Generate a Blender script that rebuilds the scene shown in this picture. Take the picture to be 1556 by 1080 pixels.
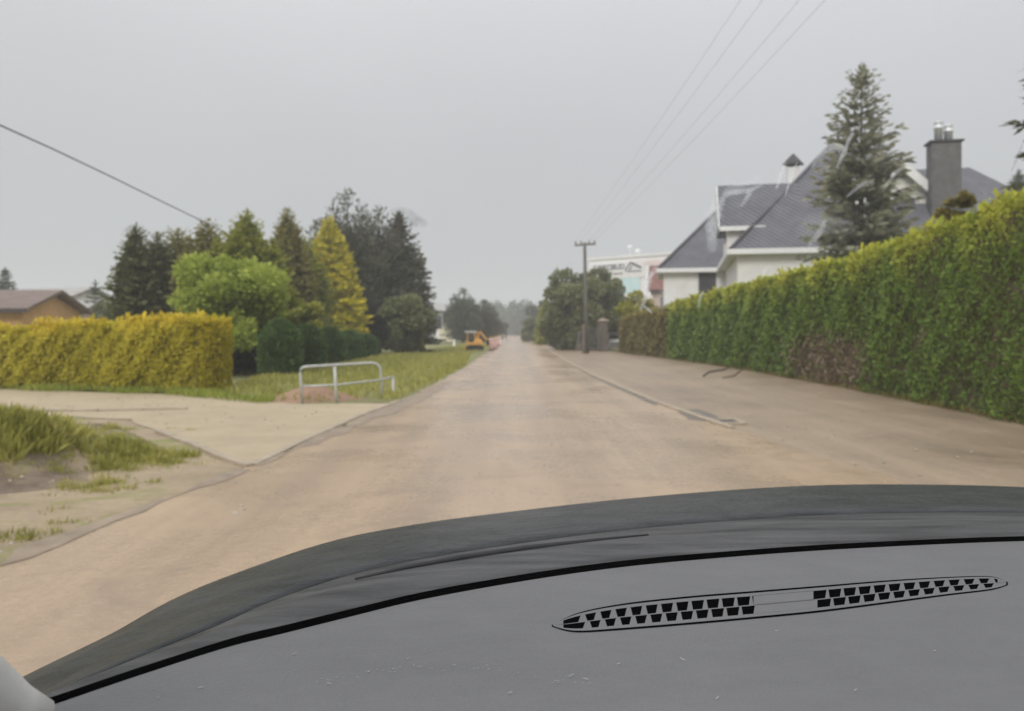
import bpy, bmesh, math, random
import numpy as np
from mathutils import Vector, Matrix

random.seed(7)
rng = np.random.default_rng(11)
for o in list(bpy.data.objects):
    bpy.data.objects.remove(o)
sc = bpy.context.scene
col = sc.collection
R = math.radians

# ------------------------------------------------------------------ camera, sky, sun, exposure
H = 1.6            # eye height above the road
F = 1200.0         # focal length in photo pixels
CX, HY = 778.0, 503.0
cam = bpy.data.cameras.new("camera")
camo = bpy.data.objects.new("camera", cam)
col.objects.link(camo)
camo.location = (0, 0, H)
camo.rotation_euler = (R(90), 0, 0)
cam.sensor_width = 36
cam.lens = 36 * F / 1556
cam.shift_y = -(540 - HY) / 1556
cam.clip_start = 0.02
cam.clip_end = 5000
cam.dof.use_dof = True
cam.dof.focus_distance = 0.95
cam.dof.aperture_fstop = 7.2
sc.camera = camo

w = bpy.data.worlds.new("World")
sc.world = w
w.use_nodes = True
nt = w.node_tree
nt.nodes.clear()
SUN_EL, SUN_ROT = R(37), R(205)
out = nt.nodes.new("ShaderNodeOutputWorld")
bg = nt.nodes.new("ShaderNodeBackground")
sky = nt.nodes.new("ShaderNodeTexSky")
sky.sky_type = 'NISHITA'
sky.sun_disc = False
sky.sun_elevation = SUN_EL
sky.sun_rotation = SUN_ROT
tc = nt.nodes.new("ShaderNodeTexCoord")
sep = nt.nodes.new("ShaderNodeSeparateXYZ")
mr = nt.nodes.new("ShaderNodeFloatCurve")
cv_ = mr.mapping.curves[0]
cv_.points[0].location = (0.0, 5.1 / 20); cv_.points[1].location = (1.0, 18.5 / 20)
cv_.points.new(0.33, 6.6 / 20); cv_.points.new(0.55, 9.4 / 20)
mr.mapping.update()
sc20 = nt.nodes.new("ShaderNodeMath"); sc20.operation = 'MULTIPLY'; sc20.inputs[1].default_value = 20
noi = nt.nodes.new("ShaderNodeTexNoise")
noi.inputs['Scale'].default_value = 2.2
noi.inputs['Detail'].default_value = 3
nmr = nt.nodes.new("ShaderNodeMapRange")
nmr.inputs['To Min'].default_value = 0.92
nmr.inputs['To Max'].default_value = 1.08
mul = nt.nodes.new("ShaderNodeMath"); mul.operation = 'MULTIPLY'
tint = nt.nodes.new("ShaderNodeVectorMath"); tint.operation = 'SCALE'
tint.inputs[0].default_value = (0.985, 0.995, 1.02)
mixc = nt.nodes.new("ShaderNodeMix"); mixc.data_type = 'RGBA'
mixc.inputs[0].default_value = 0.05
L = nt.links.new
L(tc.outputs['Generated'], sep.inputs[0])
L(sep.outputs['Z'], mr.inputs['Value'])
L(tc.outputs['Generated'], noi.inputs['Vector'])
L(noi.outputs['Fac'], nmr.inputs['Value'])
L(mr.outputs[0], sc20.inputs[0])
L(sc20.outputs[0], mul.inputs[0])
L(nmr.outputs['Result'], mul.inputs[1])
L(mul.outputs[0], tint.inputs['Scale'])
L(tint.outputs[0], mixc.inputs[6])
L(sky.outputs[0], mixc.inputs[7])
L(mixc.outputs[2], bg.inputs['Color'])
bg.inputs['Strength'].default_value = 0.1
L(bg.outputs[0], out.inputs['Surface'])

sun = bpy.data.lights.new("sun", 'SUN')
sun.energy = 1.5
sun.angle = R(22)
sun.color = (1.0, 0.96, 0.9)
suno = bpy.data.objects.new("sun", sun)
col.objects.link(suno)
tosun = Vector((math.sin(SUN_ROT) * math.cos(SUN_EL), math.cos(SUN_ROT) * math.cos(SUN_EL), math.sin(SUN_EL)))
suno.rotation_euler = (-tosun).to_track_quat('-Z', 'Y').to_euler()
suno.location = (0, -20, 60)

sc.view_settings.view_transform = 'Standard'
sc.view_settings.look = 'None'
sc.view_settings.exposure = 0.0
sc.view_settings.gamma = 1.0
sc.view_settings.use_curve_mapping = False
sc.cycles.use_denoising = True
sc.cycles.max_bounces = 8
sc.cycles.diffuse_bounces = 6
sc.cycles.glossy_bounces = 2
sc.cycles.transmission_bounces = 5
sc.cycles.transparent_max_bounces = 8
sc.cycles.volume_bounces = 1
sc.cycles.caustics_reflective = False
sc.cycles.caustics_refractive = False

# ------------------------------------------------------------------ helpers
def P(px, py, Y):
    """point seen at photo pixel (px, py), Y metres ahead"""
    return Vector(((px - CX) / F * Y, Y, H + (HY - py) / F * Y))
def G(px, py):
    """ground point under a photo pixel"""
    Y = H * F / (py - HY)
    return Vector(((px - CX) / F * Y, Y, 0))
def X(px, Y): return (px - CX) / F * Y
def Z(py, Y): return H + (HY - py) / F * Y

def tag(o, label=None, cat=None, group=None, kind=None):
    if label: o['label'] = label
    if cat: o['category'] = cat
    if group: o['group'] = group
    if kind: o['kind'] = kind
    return o
def thing(name, label, cat, loc=(0, 0, 0), group=None):
    o = bpy.data.objects.new(name, None)
    o.empty_display_size = 0.2
    col.objects.link(o)
    o.location = loc
    return tag(o, label, cat, group)
def wloc(o):
    v = Vector((0, 0, 0))
    while o is not None:
        v += Vector(o.location); o = o.parent
    return v

class MB:
    def __init__(s): s.v = []; s.f = []; s.m = []
    def add(s, vs, fs, mi=0):
        n = len(s.v)
        s.v += [tuple(v) for v in vs]
        s.f += [tuple(i + n for i in f) for f in fs]
        s.m += [mi] * len(fs)
        return s
    def quad(s, a, b, c, d, mi=0): return s.add([a, b, c, d], [(0, 1, 2, 3)], mi)
    def hexa(s, p, mi=0):   # 8 points, bottom four then top four
        return s.add(p, [(3, 2, 1, 0), (4, 5, 6, 7), (0, 1, 5, 4), (1, 2, 6, 5), (2, 3, 7, 6), (3, 0, 4, 7)], mi)
    def box(s, c, size, rz=0, mi=0, rx=0, ry=0):
        M = Matrix.Rotation(rz, 3, 'Z') @ Matrix.Rotation(ry, 3, 'Y') @ Matrix.Rotation(rx, 3, 'X')
        hx, hy, hz = size[0] / 2, size[1] / 2, size[2] / 2
        p = [Vector(c) + M @ Vector(q) for q in ((-hx, -hy, -hz), (hx, -hy, -hz), (hx, hy, -hz), (-hx, hy, -hz),
                                               (-hx, -hy, hz), (hx, -hy, hz), (hx, hy, hz), (-hx, hy, hz))]
        return s.hexa(p, mi)
    def bar(s, a, b, wd, hd, up=(0, 0, 1), mi=0):
        a, b = Vector(a), Vector(b)
        d = (b - a).normalized(); up = Vector(up)
        sd = d.cross(up)
        if sd.length < 1e-4: sd = d.cross(Vector((1, 0, 0)))
        sd.normalize(); u2 = sd.cross(d)
        sw, sh = sd * wd / 2, u2 * hd / 2
        return s.hexa([a - sw - sh, a + sw - sh, b + sw - sh, b - sw - sh, a - sw + sh, a + sw + sh, b + sw + sh, b - sw + sh], mi)
    def tube(s, pts, r, n=8, mi=0, cap=True):
        pts = [Vector(p) for p in pts]
        rs = r if isinstance(r, (list, tuple)) else [r] * len(pts)
        rings = []
        for i, p in enumerate(pts):
            d = (pts[min(i + 1, len(pts) - 1)] - pts[max(i - 1, 0)]).normalized()
            up = Vector((0, 0, 1)) if abs(d.z) < 0.9 else Vector((1, 0, 0))
            a = d.cross(up).normalized(); b = a.cross(d)
            rings.append([p + (a * math.cos(t) + b * math.sin(t)) * rs[i] for t in [2 * math.pi * k / n for k in range(n)]])
        vs = [v for r_ in rings for v in r_]
        fs = []
        for i in range(len(pts) - 1):
            for k in range(n):
                fs.append((i * n + k, i * n + (k + 1) % n, (i + 1) * n + (k + 1) % n, (i + 1) * n + k))
        if cap:
            fs.append(tuple(range(n - 1, -1, -1)))
            fs.append(tuple((len(pts) - 1) * n + k for k in range(n)))
        return s.add(vs, fs, mi)
    def lathe(s, c, prof, n=16, mi=0):
        c = Vector(c)
        return s.tube([c + Vector((0, 0, z)) for r_, z in prof], [max(r_, 1e-3) for r_, z in prof], n, mi)
    def prism(s, pts, z0, z1, mi=0):
        n = len(pts)
        vs = [(p[0], p[1], z0) for p in pts] + [(p[0], p[1], z1) for p in pts]
        fs = [tuple(range(n - 1, -1, -1)), tuple(range(n, 2 * n))] + [(i, (i + 1) % n, (i + 1) % n + n, i + n) for i in range(n)]
        return s.add(vs, fs, mi)
    def build(s, name, mats, parent=None, smooth=False, bevel=0):
        me = bpy.data.meshes.new(name)
        off = wloc(parent) if parent is not None else Vector((0, 0, 0))
        me.from_pydata([(v[0] - off[0], v[1] - off[1], v[2] - off[2]) for v in s.v], [], s.f)
        if not isinstance(mats, (list, tuple)): mats = [mats]
        for m in mats: me.materials.append(m)
        if len(mats) > 1: me.polygons.foreach_set('material_index', s.m)
        if smooth: me.polygons.foreach_set('use_smooth', [True] * len(me.polygons))
        me.update()
        o = bpy.data.objects.new(name, me)
        col.objects.link(o)
        o.parent = parent
        if bevel:
            b = o.modifiers.new('bevel', 'BEVEL'); b.width = bevel; b.segments = 2; b.limit_method = 'ANGLE'
        return o
def copy_tree(o, parent=None):
    c = o.copy(); col.objects.link(c); c.parent = parent
    for ch in o.children: copy_tree(ch, c)
    return c

# ------------------------------------------------------------------ materials
def newmat(name):
    m = bpy.data.materials.new(name); m.use_nodes = True
    t = m.node_tree; t.nodes.clear()
    o = t.nodes.new("ShaderNodeOutputMaterial")
    return m, t, o
def ramp(t, fac, stops):
    r = t.nodes.new("ShaderNodeValToRGB")
    e = r.color_ramp.elements
    e[0].position, e[0].color = stops[0][0], (*stops[0][1], 1)
    e[1].position, e[1].color = stops[-1][0], (*stops[-1][1], 1)
    for p_, c_ in stops[1:-1]:
        n_ = e.new(p_); n_.color = (*c_, 1)
    t.links.new(fac, r.inputs[0])
    return r.outputs[0]
def noise(t, scale, detail=6, rough=0.6, vec=None, stretch=None, dist=0.0, coord='Object'):
    n = t.nodes.new("ShaderNodeTexNoise")
    n.inputs['Scale'].default_value = scale
    n.inputs['Detail'].default_value = detail
    n.inputs['Roughness'].default_value = rough
    n.inputs['Distortion'].default_value = dist
    c = t.nodes.new("ShaderNodeTexCoord")
    if stretch:
        mp = t.nodes.new("ShaderNodeMapping")
        mp.inputs['Scale'].default_value = stretch
        t.links.new(c.outputs[coord], mp.inputs[0]); t.links.new(mp.outputs[0], n.inputs['Vector'])
    else:
        t.links.new(c.outputs[coord], n.inputs['Vector'])
    return n.outputs['Fac']
def bump(t, h, strength, dist=0.02):
    b = t.nodes.new("ShaderNodeBump")
    b.inputs['Strength'].default_value = strength
    b.inputs['Distance'].default_value = dist
    t.links.new(h, b.inputs['Height'])
    return b.outputs[0]
def mixv(t, a, b, f=0.5):
    m = t.nodes.new("ShaderNodeMix"); m.data_type = 'FLOAT'
    m.inputs[0].default_value = f
    t.links.new(a, m.inputs[2]); t.links.new(b, m.inputs[3])
    return m.outputs[0]
def mixcol(t, fac, a, b):
    m = t.nodes.new("ShaderNodeMix"); m.data_type = 'RGBA'
    if hasattr(fac, 'node'): t.links.new(fac, m.inputs[0])
    else: m.inputs[0].default_value = fac
    for s_, v_ in ((6, a), (7, b)):
        if hasattr(v_, 'node'): t.links.new(v_, m.inputs[s_])
        else: m.inputs[s_].default_value = (*v_, 1)
    return m.outputs[2]
def surf(name, c1, c2, scale=4, rough=0.7, spec=0.3, bstr=0.2, bscale=None, metal=0.0, stretch=None, detail=6, bdist=0.02, lo=0.3, hi=0.7, coat=0):
    """a plain two-tone weathered surface"""
    m, t, o = newmat(name)
    b = t.nodes.new("ShaderNodeBsdfPrincipled")
    f = noise(t, scale, detail, stretch=stretch)
    t.links.new(ramp(t, f, [(lo, c1), (hi, c2)]), b.inputs['Base Color'])
    b.inputs['Roughness'].default_value = rough
    b.inputs['Specular IOR Level'].default_value = spec
    b.inputs['Metallic'].default_value = metal
    b.inputs['Coat Weight'].default_value = coat
    if bstr:
        t.links.new(bump(t, noise(t, bscale or scale * 6, 5), bstr, bdist), b.inputs['Normal'])
    t.links.new(b.outputs[0], o.inputs[0])
    return m
def leafmat(name, c1, c2, c3=None, trans=0.22, rough=0.6):
    """foliage: every leaf carries its own tint between the colours"""
    m, t, o = newmat(name)
    a = t.nodes.new("ShaderNodeAttribute"); a.attribute_name = 'tint'
    stops = [(0.0, c1), (1.0, c2)] if c3 is None else [(0.0, c1), (0.55, c2), (1.0, c3)]
    cc = ramp(t, a.outputs['Fac'], stops)
    b = t.nodes.new("ShaderNodeBsdfPrincipled")
    b.inputs['Roughness'].default_value = rough
    b.inputs['Specular IOR Level'].default_value = 0.25
    tr = t.nodes.new("ShaderNodeBsdfTranslucent")
    mx = t.nodes.new("ShaderNodeMixShader"); mx.inputs[0].default_value = trans
    t.links.new(cc, b.inputs['Base Color']); t.links.new(cc, tr.inputs[0])
    t.links.new(b.outputs[0], mx.inputs[1]); t.links.new(tr.outputs[0], mx.inputs[2])
    t.links.new(mx.outputs[0], o.inputs[0])
    return m

M = {}
M['bark'] = surf('bark', (.05, .04, .032), (.13, .105, .08), 6, .9, .2, .6, 20, stretch=(3, 3, .6))
M['white_wall'] = surf('white_render', (.74, .73, .70), (.83, .82, .80), 1.5, .85, .2, .1, 60)
M['white_trim'] = surf('white_trim', (.74, .74, .73), (.82, .82, .81), 3, .5, .4, 0)
M['dark_trim'] = surf('dark_trim', (.035, .033, .035), (.06, .058, .06), 3, .6, .4, 0)
M['glass_dark'] = surf('dark_window_glass', (.05, .055, .065), (.09, .1, .11), 1, .08, .6, 0)
M['chimney'] = surf('grey_chimney_cladding', (.10, .095, .095), (.155, .15, .15), 3, .7, .3, .2, 30)
M['flue'] = surf('pale_flue_metal', (.62, .63, .65), (.75, .76, .77), 3, .35, .5, 0, metal=.3)
M['galv'] = surf('galvanised_pipe', (.40, .41, .40), (.56, .57, .55), 8, .5, .5, .1, 40, metal=.2)
M['stone'] = surf('stone_pillar', (.11, .095, .08), (.22, .19, .16), 3, .85, .2, .6, 8)
M['concrete'] = surf('kerb_concrete', (.31, .26, .195), (.43, .36, .275), 3, .8, .25, .4, 30)
M['wood_pole'] = surf('weathered_pole', (.10, .09, .08), (.19, .175, .16), 3, .9, .2, .4, 20, stretch=(4, 4, .4))
M['cable'] = surf('cable', (.05, .05, .055), (.08, .08, .085), 3, .6, .3, 0)
M['porcelain'] = surf('insulator', (.25, .24, .23), (.4, .38, .36), 3, .3, .5, 0)
M['orange'] = surf('orange_machine_paint', (.60, .30, .06), (.74, .40, .10), 3, .5, .4, .1)
M['rubber'] = surf('black_rubber', (.02, .02, .02), (.04, .039, .037), 5, .8, .2, .2)
M['red'] = surf('red_barrier', (.50, .07, .05), (.62, .11, .08), 3, .5, .4, 0)
M['white_paint'] = surf('white_paint', (.70, .70, .68), (.80, .80, .79), 3, .5, .4, 0)
M['car_white'] = surf('white_car_paint', (.72, .73, .74), (.78, .79, .8), 2, .2, .5, 0, coat=.5)
M['sign_grey'] = surf('grey_lettering', (.13, .13, .16), (.18, .18, .21), 3, .6, .3, 0)
M['facade_white'] = surf('white_cladding', (.80, .80, .80), (.86, .86, .86), 1, .6, .3, 0)
M['facade_pink'] = surf('pale_red_stripe', (.74, .64, .62), (.79, .70, .68), 1, .6, .3, 0)
M['facade_glass'] = surf('pale_blue_glazing', (.52, .72, .75), (.62, .80, .82), .7, .25, .5, 0)
M['orange_wall'] = surf('orange_render', (.58, .33, .14), (.68, .41, .19), 2, .9, .2, .1)
M['pink_wall'] = surf('pale_pink_render', (.50, .38, .32), (.58, .45, .39), 2, .9, .2, .1)
M['hut'] = surf('cream_panel', (.72, .66, .48), (.82, .77, .60), 2, .6, .3, 0)
M['gate'] = surf('grey_gate_metal', (.12, .115, .11), (.2, .19, .18), 3, .6, .3, 0)
M['pinecone'] = surf('red_brown_cones', (.13, .055, .04), (.2, .09, .06), 4, .8, .2, .2)

def roofmat(name, c1, c2, row=0.34):
    m, t, o = newmat(name)
    b = t.nodes.new("ShaderNodeBsdfPrincipled")
    c = t.nodes.new("ShaderNodeTexCoord"); s = t.nodes.new("ShaderNodeSeparateXYZ")
    t.links.new(c.outputs['Object'], s.inputs[0])
    def saw(out_, k):
        a = t.nodes.new("ShaderNodeMath"); a.operation = 'MULTIPLY'; a.inputs[1].default_value = k
        f = t.nodes.new("ShaderNodeMath"); f.operation = 'FRACT'
        t.links.new(out_, a.inputs[0]); t.links.new(a.outputs[0], f.inputs[0]); return f.outputs[0]
    def sn(out_, k):
        a = t.nodes.new("ShaderNodeMath"); a.operation = 'MULTIPLY'; a.inputs[1].default_value = k
        f = t.nodes.new("ShaderNodeMath"); f.operation = 'SINE'
        t.links.new(out_, a.inputs[0]); t.links.new(a.outputs[0], f.inputs[0]); return f.outputs[0]
    add = t.nodes.new("ShaderNodeMath"); add.operation = 'ADD'
    t.links.new(s.outputs['X'], add.inputs[0]); t.links.new(s.outputs['Y'], add.inputs[1])
    h = mixv(t, saw(s.outputs['Z'], 1 / row), sn(add.outputs[0], 2 * math.pi / 0.3), 0.35)
    f = noise(t, 1.3, 5)
    base = ramp(t, f, [(.3, c1), (.7, c2)])
    t.links.new(base, b.inputs['Base Color'])
    b.inputs['Roughness'].default_value = .5
    b.inputs['Specular IOR Level'].default_value = .4
    t.links.new(bump(t, h, 1.0, .14), b.inputs['Normal'])
    t.links.new(b.outputs[0], o.inputs[0])
    return m
M['roof_grey'] = roofmat('blue_grey_roof_tiles', (.115, .115, .135), (.165, .165, .19))
M['roof_brown'] = roofmat('brown_roof_tiles', (.19, .13, .11), (.26, .185, .155))
M['roof_red'] = roofmat('red_roof_tiles', (.20, .075, .055), (.27, .11, .08))
M['roof_pale'] = roofmat('pale_roof_sheet', (.42, .40, .38), (.50, .48, .46))

def mudmat(name, stops, fine=9, rough=(.35, .7), tracks=True, bstr=.5, grass=None):
    m, t, o = newmat(name)
    b = t.nodes.new("ShaderNodeBsdfPrincipled")
    n1 = noise(t, .35, 6, .65, dist=.4)
    n2 = noise(t, 1.0, 6, .6, stretch=(2.6, .12, 1)) if tracks else noise(t, 1.4, 6, .65)
    n3 = noise(t, fine, 7, .7)
    mix = mixv(t, mixv(t, mixv(t, n1, n2, .5), n3, .28), noise(t, 55, 4, .7), .16)
    cc = ramp(t, mix, stops)
    if tracks == 'ruts':
        tcx = t.nodes.new("ShaderNodeTexCoord"); sx_ = t.nodes.new("ShaderNodeSeparateXYZ"); t.links.new(tcx.outputs['Object'], sx_.inputs[0])
        def mth(op, a_, b_=None):
            q = t.nodes.new("ShaderNodeMath"); q.operation = op
            for k_, v_ in ((0, a_), (1, b_)):
                if v_ is None: continue
                if hasattr(v_, 'node'): t.links.new(v_, q.inputs[k_])
                else: q.inputs[k_].default_value = v_
            return q.outputs[0]
        wob = mth('MULTIPLY', mth('SUBTRACT', noise(t, .25, 3, .5), .5), .9)
        xx = mth('ADD', sx_.outputs['X'], wob)
        pp = mth('PINGPONG', mth('ADD', xx, 10.1), .78)
        rut = mth('POWER', mth('SUBTRACT', 1.0, mth('MULTIPLY', pp, 1 / .78)), 2.2)
        rut = mth('MULTIPLY', rut, mth('MULTIPLY', noise(t, .9, 5, .7, stretch=(1, .2, 1)), .85))
        cc = mixcol(t, rut, cc, (.25, .18, .12))
        pat = ramp(t, noise(t, .8, 8, .72, dist=1.2), [(.50, (0, 0, 0)), (.66, (.55, .55, .55))])
        cc = mixcol(t, pat, cc, (.225, .16, .105))
    if grass:
        g1 = noise(t, .55, 8, .75, dist=.6)
        gf = ramp(t, g1, [(.50, (0, 0, 0)), (.60, (1, 1, 1))])
        gc = ramp(t, n3, [(.3, grass[0]), (.7, grass[1])])
        cc = mixcol(t, gf, cc, gc)
    t.links.new(cc, b.inputs['Base Color'])
    rr = ramp(t, mixv(t, n1, n3, .3), [(.35, (rough[0],) * 3), (.65, (rough[1],) * 3)])
    t.links.new(rr, b.inputs['Roughness'])
    b.inputs['Specular IOR Level'].default_value = .5 if tracks else .3
    t.links.new(bump(t, mixv(t, n2, n3, .5), bstr, .03), b.inputs['Normal'])
    t.links.new(b.outputs[0], o.inputs[0])
    return m
M['road'] = mudmat('wet_tan_mud', [(.32, (.23, .16, .10)), (.44, (.345, .245, .155)), (.54, (.42, .30, .19)), (.64, (.46, .335, .215)), (.75, (.40, .285, .18))], rough=(.16, .42), fine=14, tracks='ruts', bstr=.3)
M['paving'] = mudmat('sandy_paving', [(.3, (.24, .195, .13)), (.42, (.35, .285, .19)), (.55, (.42, .345, .23)), (.7, (.45, .375, .255))], tracks=False, rough=(.6, .85), bstr=.3)
M['verge'] = mudmat('muddy_verge', [(.3, (.14, .10, .07)), (.45, (.25, .185, .125)), (.6, (.34, .255, .17)), (.75, (.29, .22, .15))], tracks=True)
M['earth'] = mudmat('bare_earth', [(.3, (.13, .095, .07)), (.43, (.25, .19, .13)), (.58, (.38, .30, .20)), (.75, (.25, .19, .13))], tracks=False, rough=(.7, .9), bstr=.9, grass=((.17, .18, .06), (.26, .26, .09)))
def bankmat():
    m = M['earth'].copy(); t = m.node_tree
    b = [n for n in t.nodes if n.type == 'BSDF_PRINCIPLED'][0]
    src = b.inputs['Base Color'].links[0].from_socket
    a = t.nodes.new("ShaderNodeAttribute"); a.attribute_name = 'soil'
    dk = ramp(t, noise(t, 6, 6), [(.3, (.09, .066, .048)), (.7, (.21, .16, .115))])
    t.links.new(mixcol(t, a.outputs['Fac'], src, dk), b.inputs['Base Color'])
    return m
M['bank'] = bankmat()
M['grassland'] = mudmat('grassy_ground', [(.3, (.14, .14, .06)), (.5, (.20, .20, .08)), (.7, (.28, .25, .13))], tracks=False, rough=(.8, .95))
M['red_soil'] = mudmat('reddish_soil', [(.3, (.24, .15, .10)), (.7, (.36, .235, .16))], tracks=False, rough=(.8, .95))
M['mud_and_kerb_shade'] = surf('dark_mud_and_kerb_shade', (.10, .085, .07), (.17, .14, .11), 4, .4, .4, .5, 20)  # also colours the shade line painted along the right kerb

M['damp_mud'] = surf('damp_brown_mud', (.20, .155, .11), (.34, .26, .185), 3, .5, .35, .6, 16)
M['lint'] = surf('grey_lint', (.30, .30, .30), (.5, .5, .5), 40, .9, .2, 0)
# foliage colours
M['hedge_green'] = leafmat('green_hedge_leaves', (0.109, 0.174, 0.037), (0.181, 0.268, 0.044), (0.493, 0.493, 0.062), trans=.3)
M['hedge_olive'] = leafmat('olive_hedge_leaves', (.17, .15, .055), (.26, .22, .07), (.40, .34, .08), trans=.35)
M['hedge_gold'] = leafmat('golden_hedge_leaves', (0.336, 0.297, 0.018), (0.493, 0.424, 0.027), (0.784, 0.583, 0.050), trans=.3)
M['spruce'] = leafmat('dark_spruce_needles', (0.109, 0.115, 0.050), (0.161, 0.167, 0.070), (0.218, 0.218, 0.090))
M['spruce_grey'] = leafmat('grey_green_spruce_needles', (0.174, 0.177, 0.128), (0.261, 0.261, 0.182), (0.377, 0.370, 0.257))
M['conifer_brown'] = leafmat('olive_conifer_sprays', (0.180, 0.168, 0.055), (0.264, 0.246, 0.075), (0.348, 0.312, 0.095))
M['conifer_lime'] = leafmat('yellow_green_sprays', (0.180, 0.210, 0.040), (0.282, 0.306, 0.055), (0.432, 0.408, 0.075), trans=.3)
M['conifer_gold'] = leafmat('golden_sprays', (0.330, 0.314, 0.018), (0.572, 0.515, 0.032), (0.836, 0.706, 0.063), trans=.3)
M['pine'] = leafmat('pine_needles', (.075, .08, .05), (.115, .118, .075), (.16, .155, .10))
M['thuja'] = leafmat('thuja_sprays', (0.066, 0.125, 0.039), (0.102, 0.175, 0.050), (0.168, 0.219, 0.055))
M['thuja_dark'] = leafmat('dark_thuja_sprays', (.03, .045, .028), (.048, .068, .04))
M['leaf_light'] = leafmat('light_green_leaves', (0.247, 0.305, 0.055), (0.377, 0.448, 0.077), (0.520, 0.559, 0.110), trans=.35)
M['leaf_dark'] = leafmat('dark_green_leaves', (0.135, 0.155, 0.075), (0.203, 0.223, 0.100), (0.284, 0.290, 0.138), trans=.3)
M['leaf_lime'] = leafmat('lime_leaves', (.20, .22, .02), (.31, .31, .03), (.42, .38, .05), trans=.3)
M['far_tree'] = leafmat('far_tree_leaves', (.07, .085, .055), (.11, .125, .075), (.15, .16, .10))
M['grass'] = leafmat('grass_blades', (0.257, 0.257, 0.066), (0.419, 0.405, 0.099), (0.621, 0.553, 0.220), trans=.35)
M['grass_fresh'] = leafmat('fresh_grass_blades', (0.208, 0.260, 0.044), (0.325, 0.377, 0.061), (0.494, 0.468, 0.132), trans=.35)
M['dry'] = leafmat('dry_brown_twigs', (.13, .095, .06), (.24, .18, .12), (.34, .27, .19))
M['fern'] = leafmat('yellowed_blades', (.3, .28, .08), (.45, .4, .15))

# ------------------------------------------------------------------ foliage generators (numpy)
def unit(v): return v / np.maximum(np.linalg.norm(v, axis=1, keepdims=True), 1e-9)
def rperp(D):
    r = rng.normal(size=D.shape)
    return unit(np.cross(unit(D), r))
def leaves(name, C, D, wfrac, T, mat, parent=None, wv=None):
    """rhombic leaves: C base points, D direction*length, wfrac half width / length, T tint 0..1"""
    C = np.asarray(C, float); D = np.asarray(D, float)
    N = len(C)
    ln = np.linalg.norm(D, axis=1, keepdims=True)
    W = (rperp(D) if wv is None else wv) * ln * wfrac
    sagd = rperp(D) * ln * .06
    V = np.empty((N, 4, 3))
    V[:, 0] = C; V[:, 1] = C + D * .55 + W; V[:, 2] = C + D + sagd; V[:, 3] = C + D * .55 - W
    if parent is not None: V -= np.array(wloc(parent))
    me = bpy.data.meshes.new(name)
    me.vertices.add(N * 4); me.loops.add(N * 4); me.polygons.add(N)
    me.vertices.foreach_set('co', V.reshape(-1))
    me.loops.foreach_set('vertex_index', np.arange(N * 4, dtype=np.int32))
    me.polygons.foreach_set('loop_start', np.arange(0, N * 4, 4, dtype=np.int32))
    me.polygons.foreach_set('loop_total', np.full(N, 4, dtype=np.int32))
    at = me.attributes.new('tint', 'FLOAT', 'FACE')
    at.data.foreach_set('value', np.clip(T, 0, 1).astype(np.float32))
    me.materials.append(mat)
    me.update()
    o = bpy.data.objects.new(name, me); col.objects.link(o); o.parent = parent
    return o
def lump(phi, z, ph, k=3):
    return (np.sin(phi * 2 + z * 1.7 * k / 3 + ph) + np.sin(phi * 3 - z * 2.9 + ph * 2.1) * .8 + np.sin(phi * 5 + z * 4.3 + ph * .7) * .6 + np.sin(z * 6.1 + ph) * .5) / 2.9

def conifer_pts(h, Rr, levels=30, nb=8, spray=.35, z0=.05, p=.85, droop=.14, gap=0.0, elev=(-12, 35)):
    Cs, Ds, Ts = [], [], []
    for i in range(levels):
        z = h * (z0 + (0.985 - z0) * (i + rng.random() * .6) / levels)
        f = 1 - z / h
        for b in range(nb):
            if rng.random() < gap: continue
            phi = 2 * math.pi * (b + rng.random()) / nb + i * .9
            Lb = (Rr * f ** p) * rng.uniform(.68, 1.15) + .02 * h
            el = R(elev[0] + (elev[1] - elev[0]) * (1 - f) ** 1.5 + rng.uniform(-8, 8))
            K = max(4, int(Lb / (spray * .26)))
            t = np.linspace(.12, 1, K) + rng.uniform(-.03, .03, K)
            dh = np.array([math.cos(phi), math.sin(phi), 0.])
            pos = np.outer(t * Lb * math.cos(el), dh)
            pos[:, 2] = z + t * Lb * math.sin(el) - droop * Lb * t ** 2 + .06 * Lb * t ** 4
            side = np.array([-dh[1], dh[0], 0])
            for sgn in (-1, 1, 0):
                d = dh * (.75 if sgn else 1.0) + side * sgn * rng.uniform(.6, 1.0)
                dd = np.tile(d, (K, 1)) + rng.normal(size=(K, 3)) * .22
                dd[:, 2] += math.sin(el) * .5 - .18 * t + rng.normal(size=K) * .1
                ln = spray * rng.uniform(.65, 1.2, K) * (1.05 - .35 * t) * min(1, .35 + 1.6 * f)
                Cs.append(pos + rng.normal(size=(K, 3)) * spray * .06); Ds.append(unit(dd) * ln[:, None])
                Ts.append(np.clip(.25 + .4 * t + rng.normal(size=K) * .2, 0, 1))
    k = int(12 + h * 3)   # leader
    z = h * rng.uniform(.9, 1.0, k)
    Cs.append(np.stack([rng.normal(size=k) * .03, rng.normal(size=k) * .03, z], 1))
    d = rng.normal(size=(k, 3)) * .5; d[:, 2] += 1.1
    Ds.append(unit(d) * spray * .6); Ts.append(rng.uniform(.3, .8, k))
    return np.concatenate(Cs), np.concatenate(Ds), np.concatenate(Ts)

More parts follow.
